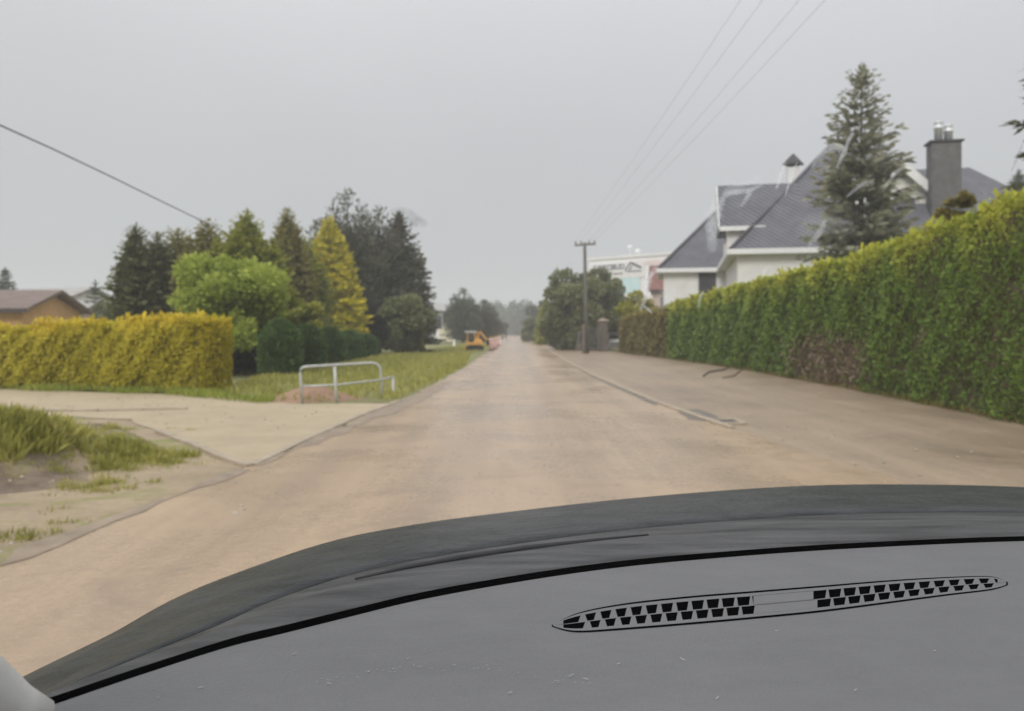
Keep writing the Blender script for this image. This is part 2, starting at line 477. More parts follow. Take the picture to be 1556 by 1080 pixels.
def dense_pts(h, Rr, n, leaf, prof='cone', z0=0.0, amp=.16, up=.7, seed=None):
    """closed shrub or column: leaves through the outer half of its volume"""
    ph = rng.uniform(0, 6.28)
    u = np.linspace(0, 1, 200)
    if prof == 'cone': pr = np.minimum(1, u * 9 + .55) * (1 - u) ** .62
    elif prof == 'column': pr = np.minimum(1, u * 6 + .75) * np.minimum(1, ((1 - u) * 3.2)) ** .55
    elif prof == 'egg': pr = np.sqrt(np.clip(1 - (2 * u - 1) ** 2, 0, 1)) * (1.05 - .25 * u)
    elif prof == 'drop': pr = np.clip(np.minimum(1, u * 4 + .35), 0, 1) * (1 - u ** 1.8) ** .8
    else: pr = np.sqrt(np.clip(1 - u ** 2, 0, 1))
    cdf = np.cumsum(pr + .04); cdf /= cdf[-1]
    uz = np.interp(rng.random(n), cdf, u)
    r0 = np.interp(uz, u, pr) * Rr
    phi = rng.uniform(0, 2 * math.pi, n)
    z = z0 + uz * (h - z0)
    lp = lump(phi, z * 2.2 / max(Rr, .4), ph)
    rad = r0 * (1 + amp * lp) * (1 - .55 * rng.random(n) ** 2.2)
    C = np.stack([np.cos(phi) * rad, np.sin(phi) * rad, z], 1)
    d = np.stack([np.cos(phi), np.sin(phi), np.full(n, up)], 1) + rng.normal(size=(n, 3)) * .55
    D = unit(d) * (leaf * rng.uniform(.6, 1.3, n))[:, None]
    T = .45 + .25 * lp + rng.normal(size=n) * .18
    return C, D, T

def clump_pts(centres, radii, n, leaf, up=.3, flat=.75):
    """foliage in separate clumps"""
    centres = np.asarray(centres); radii = np.asarray(radii)
    w = radii ** 2; idx = rng.choice(len(centres), n, p=w / w.sum())
    d = unit(rng.normal(size=(n, 3)))
    rr = radii[idx] * (.35 + .7 * rng.random(n) ** .6)
    off = d * rr[:, None]; off[:, 2] *= flat
    C = centres[idx] + off
    dd = d + rng.normal(size=(n, 3)) * .6; dd[:, 2] += up
    D = unit(dd) * (leaf * rng.uniform(.6, 1.35, n))[:, None]
    ct = rng.uniform(-.22, .22, len(centres))
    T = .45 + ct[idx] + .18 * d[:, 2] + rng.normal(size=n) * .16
    return C, D, T

def trunk(h, r, parent, base, lean=(0, 0)):
    mb = MB()
    b = Vector(base)
    pts = [b + Vector((lean[0] * t * t, lean[1] * t * t, h * t - .05)) for t in (0, .05, .3, .6, .85, 1)]
    mb.tube(pts, [r * 1.35, r, r * .8, r * .55, r * .3, r * .12], 8)
    return mb
def tree(name, label, cat, loc, pts, mat, h, tr, wf=.24, group=None, limbs=0, lr=1.0, crown='crown'):
    root = thing(name, label, cat, loc, group)
    tm = trunk(h * .93, tr, root, loc)
    for k in range(limbs):
        a = rng.uniform(0, 6.28); zb = h * rng.uniform(.2, .75)
        q = Vector(loc) + Vector((0, 0, zb))
        e = q + Vector((math.cos(a) * lr, math.sin(a) * lr, lr * rng.uniform(.3, .8)))
        tm.tube([q, (q + e) / 2 + Vector((0, 0, .1 * lr)), e], [tr * .4, tr * .28, tr * .1], 6)
    tm.build('trunk', M['bark'], root, True)
    C, D, T = pts
    leaves(crown, C + np.array(loc), D, wf, T, mat, root)
    return root
def spot(px, Y, py0=None): return (X(px, Y), Y, 0.0)

# ------------------------------------------------------------------ ground, road, paving
def sheet(name, pts, z, mat, jit=0.0, sub=0):
    """flat sheet from an outline in plan; edges broken up a little"""
    pts = [Vector((p[0], p[1], 0)) for p in pts]
    out_ = []
    for i, p in enumerate(pts):
        q = pts[(i + 1) % len(pts)]
        n = max(1, int(min((q - p).length / .35, 160))) if jit else 1
        nrm = Vector((-(q - p).y, (q - p).x, 0))
        if nrm.length: nrm.normalize()
        for k in range(n):
            t = k / n
            a = p.lerp(q, t)
            if jit and k: a = a + nrm * jit * (math.sin(a.y * 1.9 + a.x) * .5 + math.sin(a.y * 4.3 + a.x * 3.1) * .3 + random.uniform(-.3, .3))
            out_.append((a.x, a.y, z))
    me = bpy.data.meshes.new(name)
    me.from_pydata(out_, [], [tuple(range(len(out_)))])
    me.materials.append(mat); me.update()
    if me.polygons[0].normal.z < 0: me.flip_normals()
    o = bpy.data.objects.new(name, me); col.objects.link(o)
    o['kind'] = 'structure'
    return o

ground = sheet('ground', [(-440, -60), (440, -60), (440, 690), (-440, 690)], -.06, M['grassland'])
LE = [(-4.2, -12), (-3.75, 4), (-3.55, 6), G(380, 708)[:2], (-2.9, 13), G(600, 612)[:2], (-2.35, 24), (-2.1, 36), (-1.95, 60), (-1.9, 100), (-1.6, 200), (-1.0, 420)]
RE = [(5.2, -12), (4.6, 4), (4.2, 8), (3.7, 12), (3.25, 17.5), (2.95, 27), (2.85, 37), (3.0, 60), (3.4, 90), (3.8, 130), (4.4, 200), (5.5, 420)]
sheet('road', LE + RE[::-1], 0.0, M['road'], .10)
sheet('muddy_verge', [(4.4, -12), (3.4, 8), (3.0, 13), (2.75, 20), (2.5, 37), (2.6, 60), (3, 90), (7, 96), (8.2, 62), (9.9, 50), (10.4, 31), (10, 20), (9.6, 8), (10, -12)], -.012, M['verge'], .15)
sheet('side_road', [G(-700, 588)[:2], (-16.5, 22.6), G(330, 600)[:2], G(450, 613)[:2], G(604, 611)[:2], (-2.7, 16), (-2.95, 11), G(385, 712)[:2], G(330, 690)[:2], G(240, 655)[:2], G(200, 636)[:2], G(0, 627)[:2], G(-700, 630)[:2]], -.008, M['paving'], .10)
sheet('shoulder', [G(-900, 631)[:2], G(0, 622)[:2], G(230, 640)[:2], G(400, 705)[:2], (-3.3, 6), (-3.6, -12), (-40, -12)], -.02, M['earth'], .12)
sheet('grass_verge', [(-7.5, 21.2), (-8.6, 27), (-8.4, 40), (-9, 54), (-7, 70), (-6, 110), (-1.7, 110), (-1.75, 60), (-2.0, 36), (-2.25, 24), (-2.5, 18), (-5.2, 17.2)], -.016, M['grassland'], .12)

# left bank: uneven earth between the side road and the road
def bank():
    nx, ny = 90, 100
    xs = np.linspace(-12, -3.35, nx); ys = np.linspace(3.5, 14.2, ny)
    Xg, Yg = np.meshgrid(xs, ys)
    z = np.zeros_like(Xg)
    for k in range(26):
        a, b = rng.uniform(.6, 3.4), rng.uniform(0, 6.28)
        th = rng.uniform(0, 6.28)
        z += np.sin((Xg * math.cos(th) + Yg * math.sin(th)) * a * 1.7 + b) / (1 + a * a) * .075
    def bumpy(cx, cy, rx, ry, hh): return hh * np.exp(-((Xg - cx) / rx) ** 2 - ((Yg - cy) / ry) ** 2)
    z += bumpy(-5.9, 9.0, .6, .9, .17) + bumpy(-7.9, 11.2, 1.6, .9, .07) + bumpy(-4.9, 10.2, .6, .5, .09)
    z += bumpy(-5.3, 7.2, .7, .7, .10) - bumpy(-4.9, 8.9, .6, .5, .10)
    e = np.minimum(np.minimum(Xg + 12, -3.35 - Xg - (Yg - 3.5) * -.02) / .8, np.minimum(Yg - 3.5, 13.5 - Yg - np.clip((Xg + 6.8), 0, 9) * 1.25) / .9)
    z = (z + .03) * np.clip(e, 0, 1) - .05 * (1 - np.clip(e * 2, 0, 1)) - .0
    mb = MB()
    vs = np.stack([Xg, Yg, z], -1).reshape(-1, 3)
    fs = [(j * nx + i, j * nx + i + 1, (j + 1) * nx + i + 1, (j + 1) * nx + i) for j in range(ny - 1) for i in range(nx - 1)]
    mb.add(vs.tolist(), fs)
    o = mb.build('earth_bank', M['bank'], None, True)
    def g_(cx, cy, rx, ry): return np.exp(-((Xg - cx) / rx) ** 2 - ((Yg - cy) / ry) ** 2)
    nz = np.sin(Xg * 5 + np.sin(Yg * 3)) * .25 + np.sin(Yg * 7 + Xg * 2) * .2
    so = g_(-5.6, 8.3, .8, .7) + g_(-4.0, 7.2, .5, 1.1) * .7 + g_(-6.3, 11.6, 1.3, .8) + .9 * g_(-4.5, 11.0, .7, .5) + .9 * g_(-5.2, 8.0, .5, .9) + .6 * g_(-8.5, 12.5, 2, .8) - .6 * g_(-5.75, 10.3, .6, .35)
    so = np.clip(so * (1 + nz * 1.8) * .9, 0, 1)
    a_ = o.data.attributes.new('soil', 'FLOAT', 'POINT'); a_.data.foreach_set('value', so.reshape(-1).astype(np.float32))
    tag(o, kind='structure')
    return xs, ys, z
bx, by, bz = bank()
def bank_z(x, y):
    i = np.clip(np.searchsorted(bx, x), 1, len(bx) - 1); j = np.clip(np.searchsorted(by, y), 1, len(by) - 1)
    return bz[j, i]

# kerbs
def kerb(name, pts, wd=.14, z0=-.1, z1=.05, mat=None):
    mb = MB()
    for a, b in zip(pts, pts[1:]):
        a, b = Vector((a[0], a[1], 0)), Vector((b[0], b[1], 0))
        n = max(1, round((b - a).length / 1.0))
        for k in range(n):
            p, q = a.lerp(b, (k + .008) / n), a.lerp(b, (k + .992) / n)
            dz = random.uniform(-.006, .006)
            mb.bar(p + Vector((0, 0, (z0 + z1) / 2 + dz)), q + Vector((0, 0, (z0 + z1) / 2 + dz)), wd, z1 - z0)
    o = mb.build(name, mat or M['concrete'], None, bevel=.015)
    return tag(o, kind='structure')
kerb('kerb_side_road', [G(-500, 629)[:2], G(0, 625)[:2], G(150, 624)[:2], G(285, 621)[:2]], .12, -.1, .035)
kerb('kerb_corner', [G(240, 655)[:2], G(290, 673)[:2], G(335, 693)[:2], G(380, 708)[:2]], .12, -.1, .03)
kerb('kerb_left', [G(384, 706)[:2], G(470, 665)[:2], G(545, 632)[:2], G(606, 609)[:2]], .12, -.1, .022)
kerb('kerb_right', [(3.62, 13.0), (3.27, 17.5), (2.97, 27), (2.88, 37), (3.03, 60), (3.45, 90)], .14, -.1, .035)
sheet('gutter', [(3.14, 17.0), (3.21, 17.6), (2.89, 27), (2.80, 37), (2.76, 37), (2.82, 27), (3.07, 17.2)], .004, M['mud_and_kerb_shade'], .015)  # dark strip painted for the shadow and gap along the right kerb
sheet('wet_patch', [G(1030, 622)[:2], G(1062, 622)[:2], G(1092, 634)[:2], G(1075, 640)[:2], G(1045, 637)[:2]], .004, M['mud_and_kerb_shade'], .05)
sheet('left_gutter', [(LE[3][0] - .02, LE[3][1]), (-2.92, 13), (-2.62, 17.2), (-2.38, 21), (-2.22, 24.5), (-1.9, 25), (-1.95, 20.5), (-2.15, 17), (-2.62, 13), (-2.98, 9.4)], .004, M['damp_mud'], .12)
sheet('left_gutter_edge', [(-3.18, 9.2), (-3.02, 9.1), (-3.35, 6.3), (-3.6, 4.5), (-3.72, 4.5), (-3.52, 6.4)], .005, M['damp_mud'], .10)
def heap(name, c, rx, ry, hh, mat):
    n, mring = 36, 12
    vs = [(c[0], c[1], hh)]; fs = []
    for r_ in range(1, mring + 1):
        t = r_ / mring
        for k in range(n):
            a = 2 * math.pi * k / n
            wob = 1 + .12 * math.sin(a * 3 + 1) + .08 * math.sin(a * 7) + random.uniform(-.03, .03)
            zz = hh * (math.cos(t * math.pi) * .5 + .5) * (1 + random.uniform(-.15, .15)) - (.06 if t == 1 else 0)
            vs.append((c[0] + rx * t * wob * math.cos(a), c[1] + ry * t * wob * math.sin(a), zz))
    for k in range(n): fs.append((0, 1 + k, 1 + (k + 1) % n))
    for r_ in range(mring - 1):
        for k in range(n):
            a = 1 + r_ * n
            fs.append((a + k, a + n + k, a + n + (k + 1) % n, a + (k + 1) % n))
    return MB().add(vs, fs).build(name, mat, None, True)
tag(heap('soil_heap', (-4.75, 18.6), 1.15, .9, .30, M['red_soil']), 'low heap of reddish soil beside the grey pipe railing', 'soil heap')

# storm drain by the right kerb
dr = thing('storm_drain', 'pale concrete storm drain frame sunk in the mud by the right kerb', 'drain', (3.75, 13.9, 0))
mb = MB()
for s_ in (-1, 1):
    mb.box((3.75 + s_ * .24, 13.9, .01), (.09, .75, .05)); mb.box((3.75, 13.9 + s_ * .33, .008), (.39, .09, .046))
mb.build('frame', M['concrete'], dr, bevel=.008)
mb = MB()
for k in range(5): mb.box((3.75 - .16 + k * .08, 13.9, .006), (.035, .57, .02))
mb.build('grate', M['gate'], dr)

# ------------------------------------------------------------------ grass
def grass(name, regions, n, hmin, hmax, mat, zf=None, wf=.07):
    Cs, Ds, Ts = [], [], []
    for (poly, share) in regions:
        poly = np.array([(p[0], p[1]) for p in poly])
        k = int(n * share)
        mn, mx = poly.min(0), poly.max(0)
        q = rng.uniform(mn, mx, (k * 4, 2))
        inside = np.zeros(len(q), bool)
        j = len(poly) - 1
        for i in range(len(poly)):
            xi, yi = poly[i]; xj, yj = poly[j]
            c = ((yi > q[:, 1]) != (yj > q[:, 1])) & (q[:, 0] < (xj - xi) * (q[:, 1] - yi) / (yj - yi + 1e-12) + xi)
            inside ^= c; j = i
        cl = np.sin(q[:, 0] * 2.3 + np.sin(q[:, 1] * 1.7)) + np.sin(q[:, 1] * 2.9 + q[:, 0]) + rng.normal(size=len(q)) * .7
        q = q[inside & (cl > -.6)][:k]
        z = zf(q[:, 0], q[:, 1]) if zf else np.full(len(q), -.02)
        Cs.append(np.column_stack([q, z]))
        d = rng.normal(size=(len(q), 3)) * .45; d[:, 2] = 1
        Ds.append(unit(d) * rng.uniform(hmin, hmax, len(q))[:, None])
        Ts.append(rng.uniform(0, 1, len(q)) * .8 + .1 * np.sin(q[:, 0] * 1.3))
    o = leaves(name, np.concatenate(Cs), np.concatenate(Ds), wf, np.concatenate(Ts), mat)
    return o
tag(grass('grass', [([(-7.6, 20.6), (-8.7, 27), (-8.2, 40), (-8.8, 54), (-3, 60), (-2.15, 36), (-2.4, 24), (-2.65, 18.4), (-4.9, 17.7), (-7.0, 19.4)], .8),
                    ([(-7.2, 60), (-6, 100), (-2.2, 100), (-2.4, 60)], .2)], 30000, .08, .28, M['grass']),
    'rough green and yellow grass on the verge behind the railing', 'grass', kind='stuff')
tag(grass('grass_edge', [([(-16, 22.4), (-11, 21.6), (-7.6, 20.3), (-5.2, 18.0), (-5.6, 17.5), (-8.1, 19.4), (-11, 20.7), (-16, 21.7)], 1)], 9000, .06, .24, M['grass_fresh']),
    'strip of fresh green grass along the foot of the golden hedge', 'grass', kind='stuff')
def tufts(name, spots, mat, label):
    Cs, Ds, Ts = [], [], []
    for cx, cy, rx, ry, n, hh in spots:
        k = max(3, n // 45)     # small bunches, thinning outwards
        bx_ = cx + rng.normal(size=k) * rx * .6; by_ = cy + rng.normal(size=k) * ry * .6
        idx = rng.integers(0, k, n)
        x = bx_[idx] + rng.normal(size=n) * .05; y = by_[idx] + rng.normal(size=n) * .05
        Cs.append(np.stack([x, y, bank_z(x, y) - .01], 1))
        d = np.stack([x - bx_[idx], y - by_[idx], np.full(n, .1)], 1) * 6 + rng.normal(size=(n, 3)) * .35; d[:, 2] += .5
        Ds.append(unit(d) * (hh * rng.uniform(.5, 1.3, n) * (.6 + .8 * rng.random(k))[idx])[:, None])
        Ts.append(np.clip((rng.random(k) * .7)[idx] + rng.normal(size=n) * .15, 0, 1))
    tag(leaves(name, np.concatenate(Cs), np.concatenate(Ds), .06, np.concatenate(Ts), mat), label, 'grass', kind='stuff')
tufts('weeds', [(-5.85, 9.2, .40, .6, 12000, .21), (-6.1, 8.2, .4, .6, 3000, .12), (-4.75, 9.9, .42, .5, 6000, .11), (-4.25, 9.4, .3, .4, 3200, .10), (-7.2, 10.2, .7, .5, 4000, .13), (-4.35, 6.6, .4, .5, 3000, .09), (-4.3, 8.3, .3, .5, 1600, .08), (-6.6, 12.9, 1.2, .3, 1500, .07), (-5.2, 9.0, .5, .4, 900, .08), (-6, 8, 1.6, 1.6, 2500, .05), (-5, 10.5, 1.2, 1.0, 2000, .05), (-4.2, 6, .5, 1.5, 1800, .05), (-6.3, 10.6, .6, .5, 5000, .13)],
      M['grass'], 'weedy grass tufts on the rough earth bank by the road')

# ------------------------------------------------------------------ hedges
def hedge(name, label, path, heights, thick, n, leaf, mat, lean=.12, grow=.25, gz=.45, bare=None, group=None, wf=.3, near_bias=True, body=((.05, .045, .025), (.115, .095, .05))):
    """clipped hedge along a path (front foot line); leaves over its front, top and ends, a twiggy body inside"""
    root = thing(name, label, 'hedge', (path[0][0], path[0][1], 0), group)
    path = np.array(path, float); hs = np.array(heights, float)
    seg = np.linalg.norm(np.diff(path, axis=0), axis=1); s = np.concatenate([[0], np.cumsum(seg)])
    Lt = s[-1]
    def at(t): return np.stack([np.interp(t, s, path[:, 0]), np.interp(t, s, path[:, 1])], 1), np.interp(t, s, hs)
    def nrm(t):   # pointing into the hedge (away from the viewer's side)
        a, _ = at(np.clip(t - .3, 0, Lt)); b, _ = at(np.clip(t + .3, 0, Lt))
        d = unit(np.column_stack([b - a, np.zeros(len(t))]))[:, :2]
        return np.stack([-d[:, 1], d[:, 0]], 1) * side
    side = 1.0
    mid, _ = at(np.array([Lt / 2])); side = 1.0
    nn = nrm(np.array([Lt / 2]))[0]
    if np.dot(nn, mid[0]) < 0: side = -1.0
    # body
    K = max(8, int(Lt / .5)); ts = np.linspace(.15, Lt - .15, K)
    p, hh = at(ts); nv = nrm(ts)
    mb = MB(); rings = []
    for k in range(K):
        q = p[k]; v = nv[k]; h_ = hh[k] - .14
        rings.append([(q[0] + v[0] * a, q[1] + v[1] * a, z_) for a, z_ in ((.16, -.05), (.16 + lean * .5, h_ * .5), (.2 + lean, h_), (thick - .2, h_), (thick - .15, -.05))])
    vs = [v for r_ in rings for v in r_]; fs = []
    for k in range(K - 1):
        for j in range(4): fs.append((k * 5 + j, k * 5 + j + 1, (k + 1) * 5 + j + 1, (k + 1) * 5 + j))
    fs += [(0, 1, 2, 3, 4), tuple((K - 1) * 5 + j for j in (4, 3, 2, 1, 0))]
    mb.add(vs, fs)
    # leaves
    w = np.linspace(0, Lt, 400); pw, _ = at(w); dens = 1 / np.maximum(pw[:, 1], 6) if near_bias else np.ones(400)
    cdf = np.cumsum(dens); cdf /= cdf[-1]
    t = np.interp(rng.random(n), cdf, w)
    q, hq = at(t); v = nrm(t)
    part = rng.random(n)
    front = part < .66; top = (part >= .66) & (part < .92); back = part >= .92
    ph = rng.uniform(0, 6.28)
    zz = np.where(front, rng.random(n) ** .9 * hq, hq); a = np.where(front, lean * zz / hq, lean + rng.random(n) * (thick - lean))
    zz = np.where(back, rng.random(n) * hq, zz); a = np.where(back, thick - rng.random(n) * .12, a)
    lp = np.sin(t * 1.9 + zz * 1.3 + ph) + np.sin(t * 4.1 - zz * 3.7 + ph * 2) * .7 + np.sin(t * 8.3 + zz * 7.1) * .5
    a = a + np.where(front, -lp * .075 - rng.normal(size=n) * .05 + rng.random(n) * .1, 0)
    zz = zz + np.where(top, lp * .07 + np.abs(rng.normal(size=n)) * .06 - rng.random(n) * .1, 0)
    # rounded ends and shoulder
    endd = np.minimum(t, Lt - t); a = a + np.where(front, .35 * np.exp(-endd / .22), 0)
    a = a + np.where(front & (zz > hq - .22), (zz - hq + .22) * .55, 0)
    C = np.stack([q[:, 0] + v[:, 0] * a, q[:, 1] + v[:, 1] * a, zz], 1)
    on = np.zeros((n, 3)); on[:, 0] = np.where(front, -v[:, 0], np.where(back, v[:, 0], 0)); on[:, 1] = np.where(front, -v[:, 1], np.where(back, v[:, 1], 0)); on[:, 2] = np.where(top, 1.0, .35)
    on = unit(on)
    d = rng.normal(size=(n, 3)); d[:, 2] += .9
    d -= on * np.sum(d * on, 1, keepdims=True); d = unit(d) + on * rng.normal(.35, .35, n)[:, None]
    sc_ = leaf * np.clip(np.linalg.norm(q, axis=1) / 22, .75, 2.4)
    D = unit(d) * (sc_ * rng.uniform(.6, 1.35, n))[:, None]
    WV = unit(unit(np.cross(D, on)) + rng.normal(size=(n, 3)) * .28)
    # stray shoots standing above the clipped top
    st_ = top & (rng.random(n) < .05)
    D[st_] = unit(rng.normal(size=(int(st_.sum()), 3)) * .35 + np.array([0, 0, 1])) * (leaf * rng.uniform(1.2, 2.4, int(st_.sum())))[:, None]
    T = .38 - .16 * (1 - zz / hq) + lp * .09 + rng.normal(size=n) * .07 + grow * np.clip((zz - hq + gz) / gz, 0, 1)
    if bare is not None:
        for (bt, bz_, bw, bh_) in bare:
            keep = ((t - bt) / bw) ** 2 + ((zz - bz_) / bh_) ** 2 + rng.normal(size=n) * .35 > 1
            keep |= ~front
            dk = ~keep & (rng.random(n) < .55)
            leaves('dry_twigs', C[dk] + rng.normal(size=(int(dk.sum()), 3)) * .05, D[dk] * 1.5, .10, rng.random(int(dk.sum())), M['dry'], root)
            keep |= rng.random(n) < .10
            C, D, T, t, zz, front, WV = C[keep], D[keep], T[keep], t[keep], zz[keep], front[keep], WV[keep]
            n = len(C)
    # ends
    m = int(n * .03 + 300)
    for te, sg in ((0.05, -1), (Lt - .05, 1)):
        qe, he = at(np.full(m, te)); ve = nrm(np.full(m, te))
        ae = rng.random(m) * (thick - .1) + .05; ze = rng.random(m) * he
        dirn = np.stack([ve[:, 1], -ve[:, 0]], 1) * side * sg
        bul = .25 * np.sin(ae / thick * math.pi)
        Ce = np.stack([qe[:, 0] + ve[:, 0] * ae + dirn[:, 0] * bul, qe[:, 1] + ve[:, 1] * ae + dirn[:, 1] * bul, ze], 1)
        de = rng.normal(size=(m, 3)) * .6; de[:, 0] += dirn[:, 0] * .7; de[:, 1] += dirn[:, 1] * .7; de[:, 2] += .5
        WV = np.concatenate([WV, rperp(de)])
        C = np.concatenate([C, Ce]); D = np.concatenate([D, unit(de) * (leaf * np.clip(qe[0, 1] / 22, .75, 2.4) * rng.uniform(.6, 1.3, m))[:, None]])
        T = np.concatenate([T, .4 + rng.normal(size=m) * .15 + grow * np.clip((ze - he + .45) / .45, 0, 1)])
    bodym = surf(name + '_twigs', body[0], body[1], 5, .9, .1, .9, 14, bdist=.08)
    mb.build('twigs', bodym, root, True)
    leaves('foliage', C, D, wf, T, mat, root, WV)
    return root

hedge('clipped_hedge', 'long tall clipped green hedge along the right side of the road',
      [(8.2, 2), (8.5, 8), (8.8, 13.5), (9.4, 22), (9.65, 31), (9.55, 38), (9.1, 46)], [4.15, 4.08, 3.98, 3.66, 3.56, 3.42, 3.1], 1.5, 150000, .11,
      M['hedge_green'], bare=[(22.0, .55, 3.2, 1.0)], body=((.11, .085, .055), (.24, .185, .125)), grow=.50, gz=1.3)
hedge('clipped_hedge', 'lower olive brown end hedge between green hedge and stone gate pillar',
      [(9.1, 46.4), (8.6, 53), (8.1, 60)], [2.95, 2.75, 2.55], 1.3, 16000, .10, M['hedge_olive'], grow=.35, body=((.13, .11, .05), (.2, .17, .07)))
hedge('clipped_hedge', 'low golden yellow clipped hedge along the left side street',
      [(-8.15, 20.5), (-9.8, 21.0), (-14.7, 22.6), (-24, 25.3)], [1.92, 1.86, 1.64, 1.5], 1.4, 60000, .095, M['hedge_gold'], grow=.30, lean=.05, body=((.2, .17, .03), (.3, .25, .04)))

# thuja columns along the garden
for i, (px, yb, yt, hw) in enumerate([(426, 571, 488, 27), (466, 562, 494, 25), (500, 553, 498, 22), (531, 547, 503, 20), (556, 542, 508, 16)]):
    b = G(px, yb); Y = b.y
    h_ = Z(yt, Y)
    words = ['broadest clipped green thuja, nearest the golden hedge gap', 'second clipped thuja of the row behind the railing', 'middle clipped thuja of the row, under the yellow conifer',
             'fourth clipped thuja of the row, below the golden branches', 'last and smallest clipped thuja, beside the dark pines'][i]
    pts = dense_pts(h_, hw / F * Y * 1.12, 6500, .15, 'column', amp=.06, up=1.1)
    tree('thuja', words, 'thuja', (b.x, Y, 0), pts, M['thuja'], h_, .07, .26, 'clipped thujas in a row behind the railing', crown='foliage')
b = G(372, 566)
tree('shrub', 'very dark rounded shrub in the gap beside the golden hedge', 'shrub', (b.x, b.y, 0), dense_pts(Z(497, b.y), 30 / F * b.y * 1.1, 7000, .14, 'column', amp=.06), M['thuja_dark'], 1.6, .06, .26, crown='foliage')

# ------------------------------------------------------------------ garden trees on the left
def conif(name, label, px, Y, yt, hw, mat, levels=None, nb=8, spray=None, p=.8, z0=.04, gap=0, group='conifers behind the golden hedge', droop=.14, elev=(-12, 35), wf=.2, cat='conifer'):
    h_ = Z(yt, Y); Rr = hw / F * Y
    spray = spray or max(.28, Rr * .24)
    return tree(name, label, cat, (X(px, Y), Y, 0), conifer_pts(h_, Rr, levels or int(h_ / .26), nb, spray, z0, p, droop, gap, elev), mat, h_, .05 + h_ * .012, wf, group)
def lush(name, label, px, Y, yt, hw, mat, n=9000, p=.6, leaf=.26, tops=3, elev=(-8, 50), group='conifers behind the golden hedge', cat='conifer'):
    """dense garden conifer: a loose inner crown, branch sprays standing out of it and a few secondary tops"""
    h_ = Z(yt, Y); Rr = hw / F * Y
    parts = [dense_pts(h_ * .93, Rr * .95, int(n * .75), leaf, 'cone', .05, .34, .6)]
    parts.append(conifer_pts(h_, Rr * 1.18, int(h_ / .27), 9, leaf * 1.45, .04, p, .10, .06, elev))
    for k in range(tops):
        hh = h_ * rng.uniform(.62, .88); a = rng.uniform(0, 6.28); q = Rr * rng.uniform(.35, .6)
        C, D, T = conifer_pts(hh * .45, Rr * .42, int(hh * .45 / .2), 7, leaf * 1.1, .02, .7, .06, 0, (10, 60))
        parts.append((C + np.array([math.cos(a) * q, math.sin(a) * q, hh * .55]), D, T))
    C, D, T = (np.concatenate([p_[i] for p_ in parts]) for i in range(3))
    return tree(name, label, cat, (X(px, Y), Y, 0), (C, D, T), mat, h_, .05 + h_ * .012, .2, group)
lush('spruce_tree', 'dark green spruce at the left end of the garden trees', 206, 36, 343, 40, M['spruce'], 10000, .5)
lush('spruce_tree', 'slim olive conifer just right of the leftmost dark spruce', 238, 37, 356, 46, M['spruce'], 9000, .5)
lush('spruce_tree', 'short blunt olive conifer in the middle of the left garden trees', 270, 38.5, 350, 54, M['conifer_brown'], 10000, .5)
lush('spruce_tree', 'brownish conifer with pointed top where the overhead cable passes', 315, 37, 335, 60, M['conifer_brown'], 10000)
lush('conifer_tree', 'yellow green pointed conifer behind the light green bushy tree', 374, 34.5, 322, 84, M['conifer_lime'], 18000, .75, tops=5)
lush('conifer_tree', 'narrow dark olive conifer left of the golden conifer', 436, 42, 318, 48, M['conifer_brown'], 10000, .6, elev=(10, 60))
lush('conifer_tree', 'bright golden yellow conifer widening downwards by the pines', 500, 53.5, 332, 58, M['conifer_gold'], 10000, .85, .44, 4, elev=(-5, 40))
lush('conifer_tree', 'dull green slender conifer between dark olive and golden conifers', 464, 46, 362, 52, M['conifer_lime'], 9000, .6)
# light green bushy tree
def broad(name, label, px, Y, yt, yb, hw, mat, n=9000, nc=26, leaf=.2, cat='tree', group=None, cr=.42, wf=.36):
    top, bot, Rr = Z(yt, Y), max(0.15, Z(yb, Y)), hw / F * Y
    cen, rad = [], []
    for k in range(nc):
        v = rng.uniform(-.95, .95, 3)
        while v[0] ** 2 + v[1] ** 2 + max(0, v[2]) ** 2 > 1.0 or (abs(v[2]) < .3 and v[0] ** 2 + v[1] ** 2 < .2): v = rng.uniform(-.95, .95, 3)
        cen.append((v[0] * Rr, v[1] * Rr, (top + bot) / 2 + v[2] * (top - bot) / 2)); rad.append(Rr * cr * rng.choice([.45, .7, .9, 1.15]))
    pts = clump_pts(cen, rad, n, leaf)
    pts[0][:, 2] = np.maximum(pts[0][:, 2], .08)
    return tree(name, label, cat, (X(px, Y), Y, 0), pts, mat, top * .85, .05 + top * .012, wf, group, limbs=6, lr=Rr * .6)
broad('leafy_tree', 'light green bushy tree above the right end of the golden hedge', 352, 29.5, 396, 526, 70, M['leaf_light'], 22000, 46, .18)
broad('leafy_tree', 'small yellow green shrub above the clipped thujas', 452, 34, 455, 500, 30, M['conifer_lime'], 4000, 12, .16)
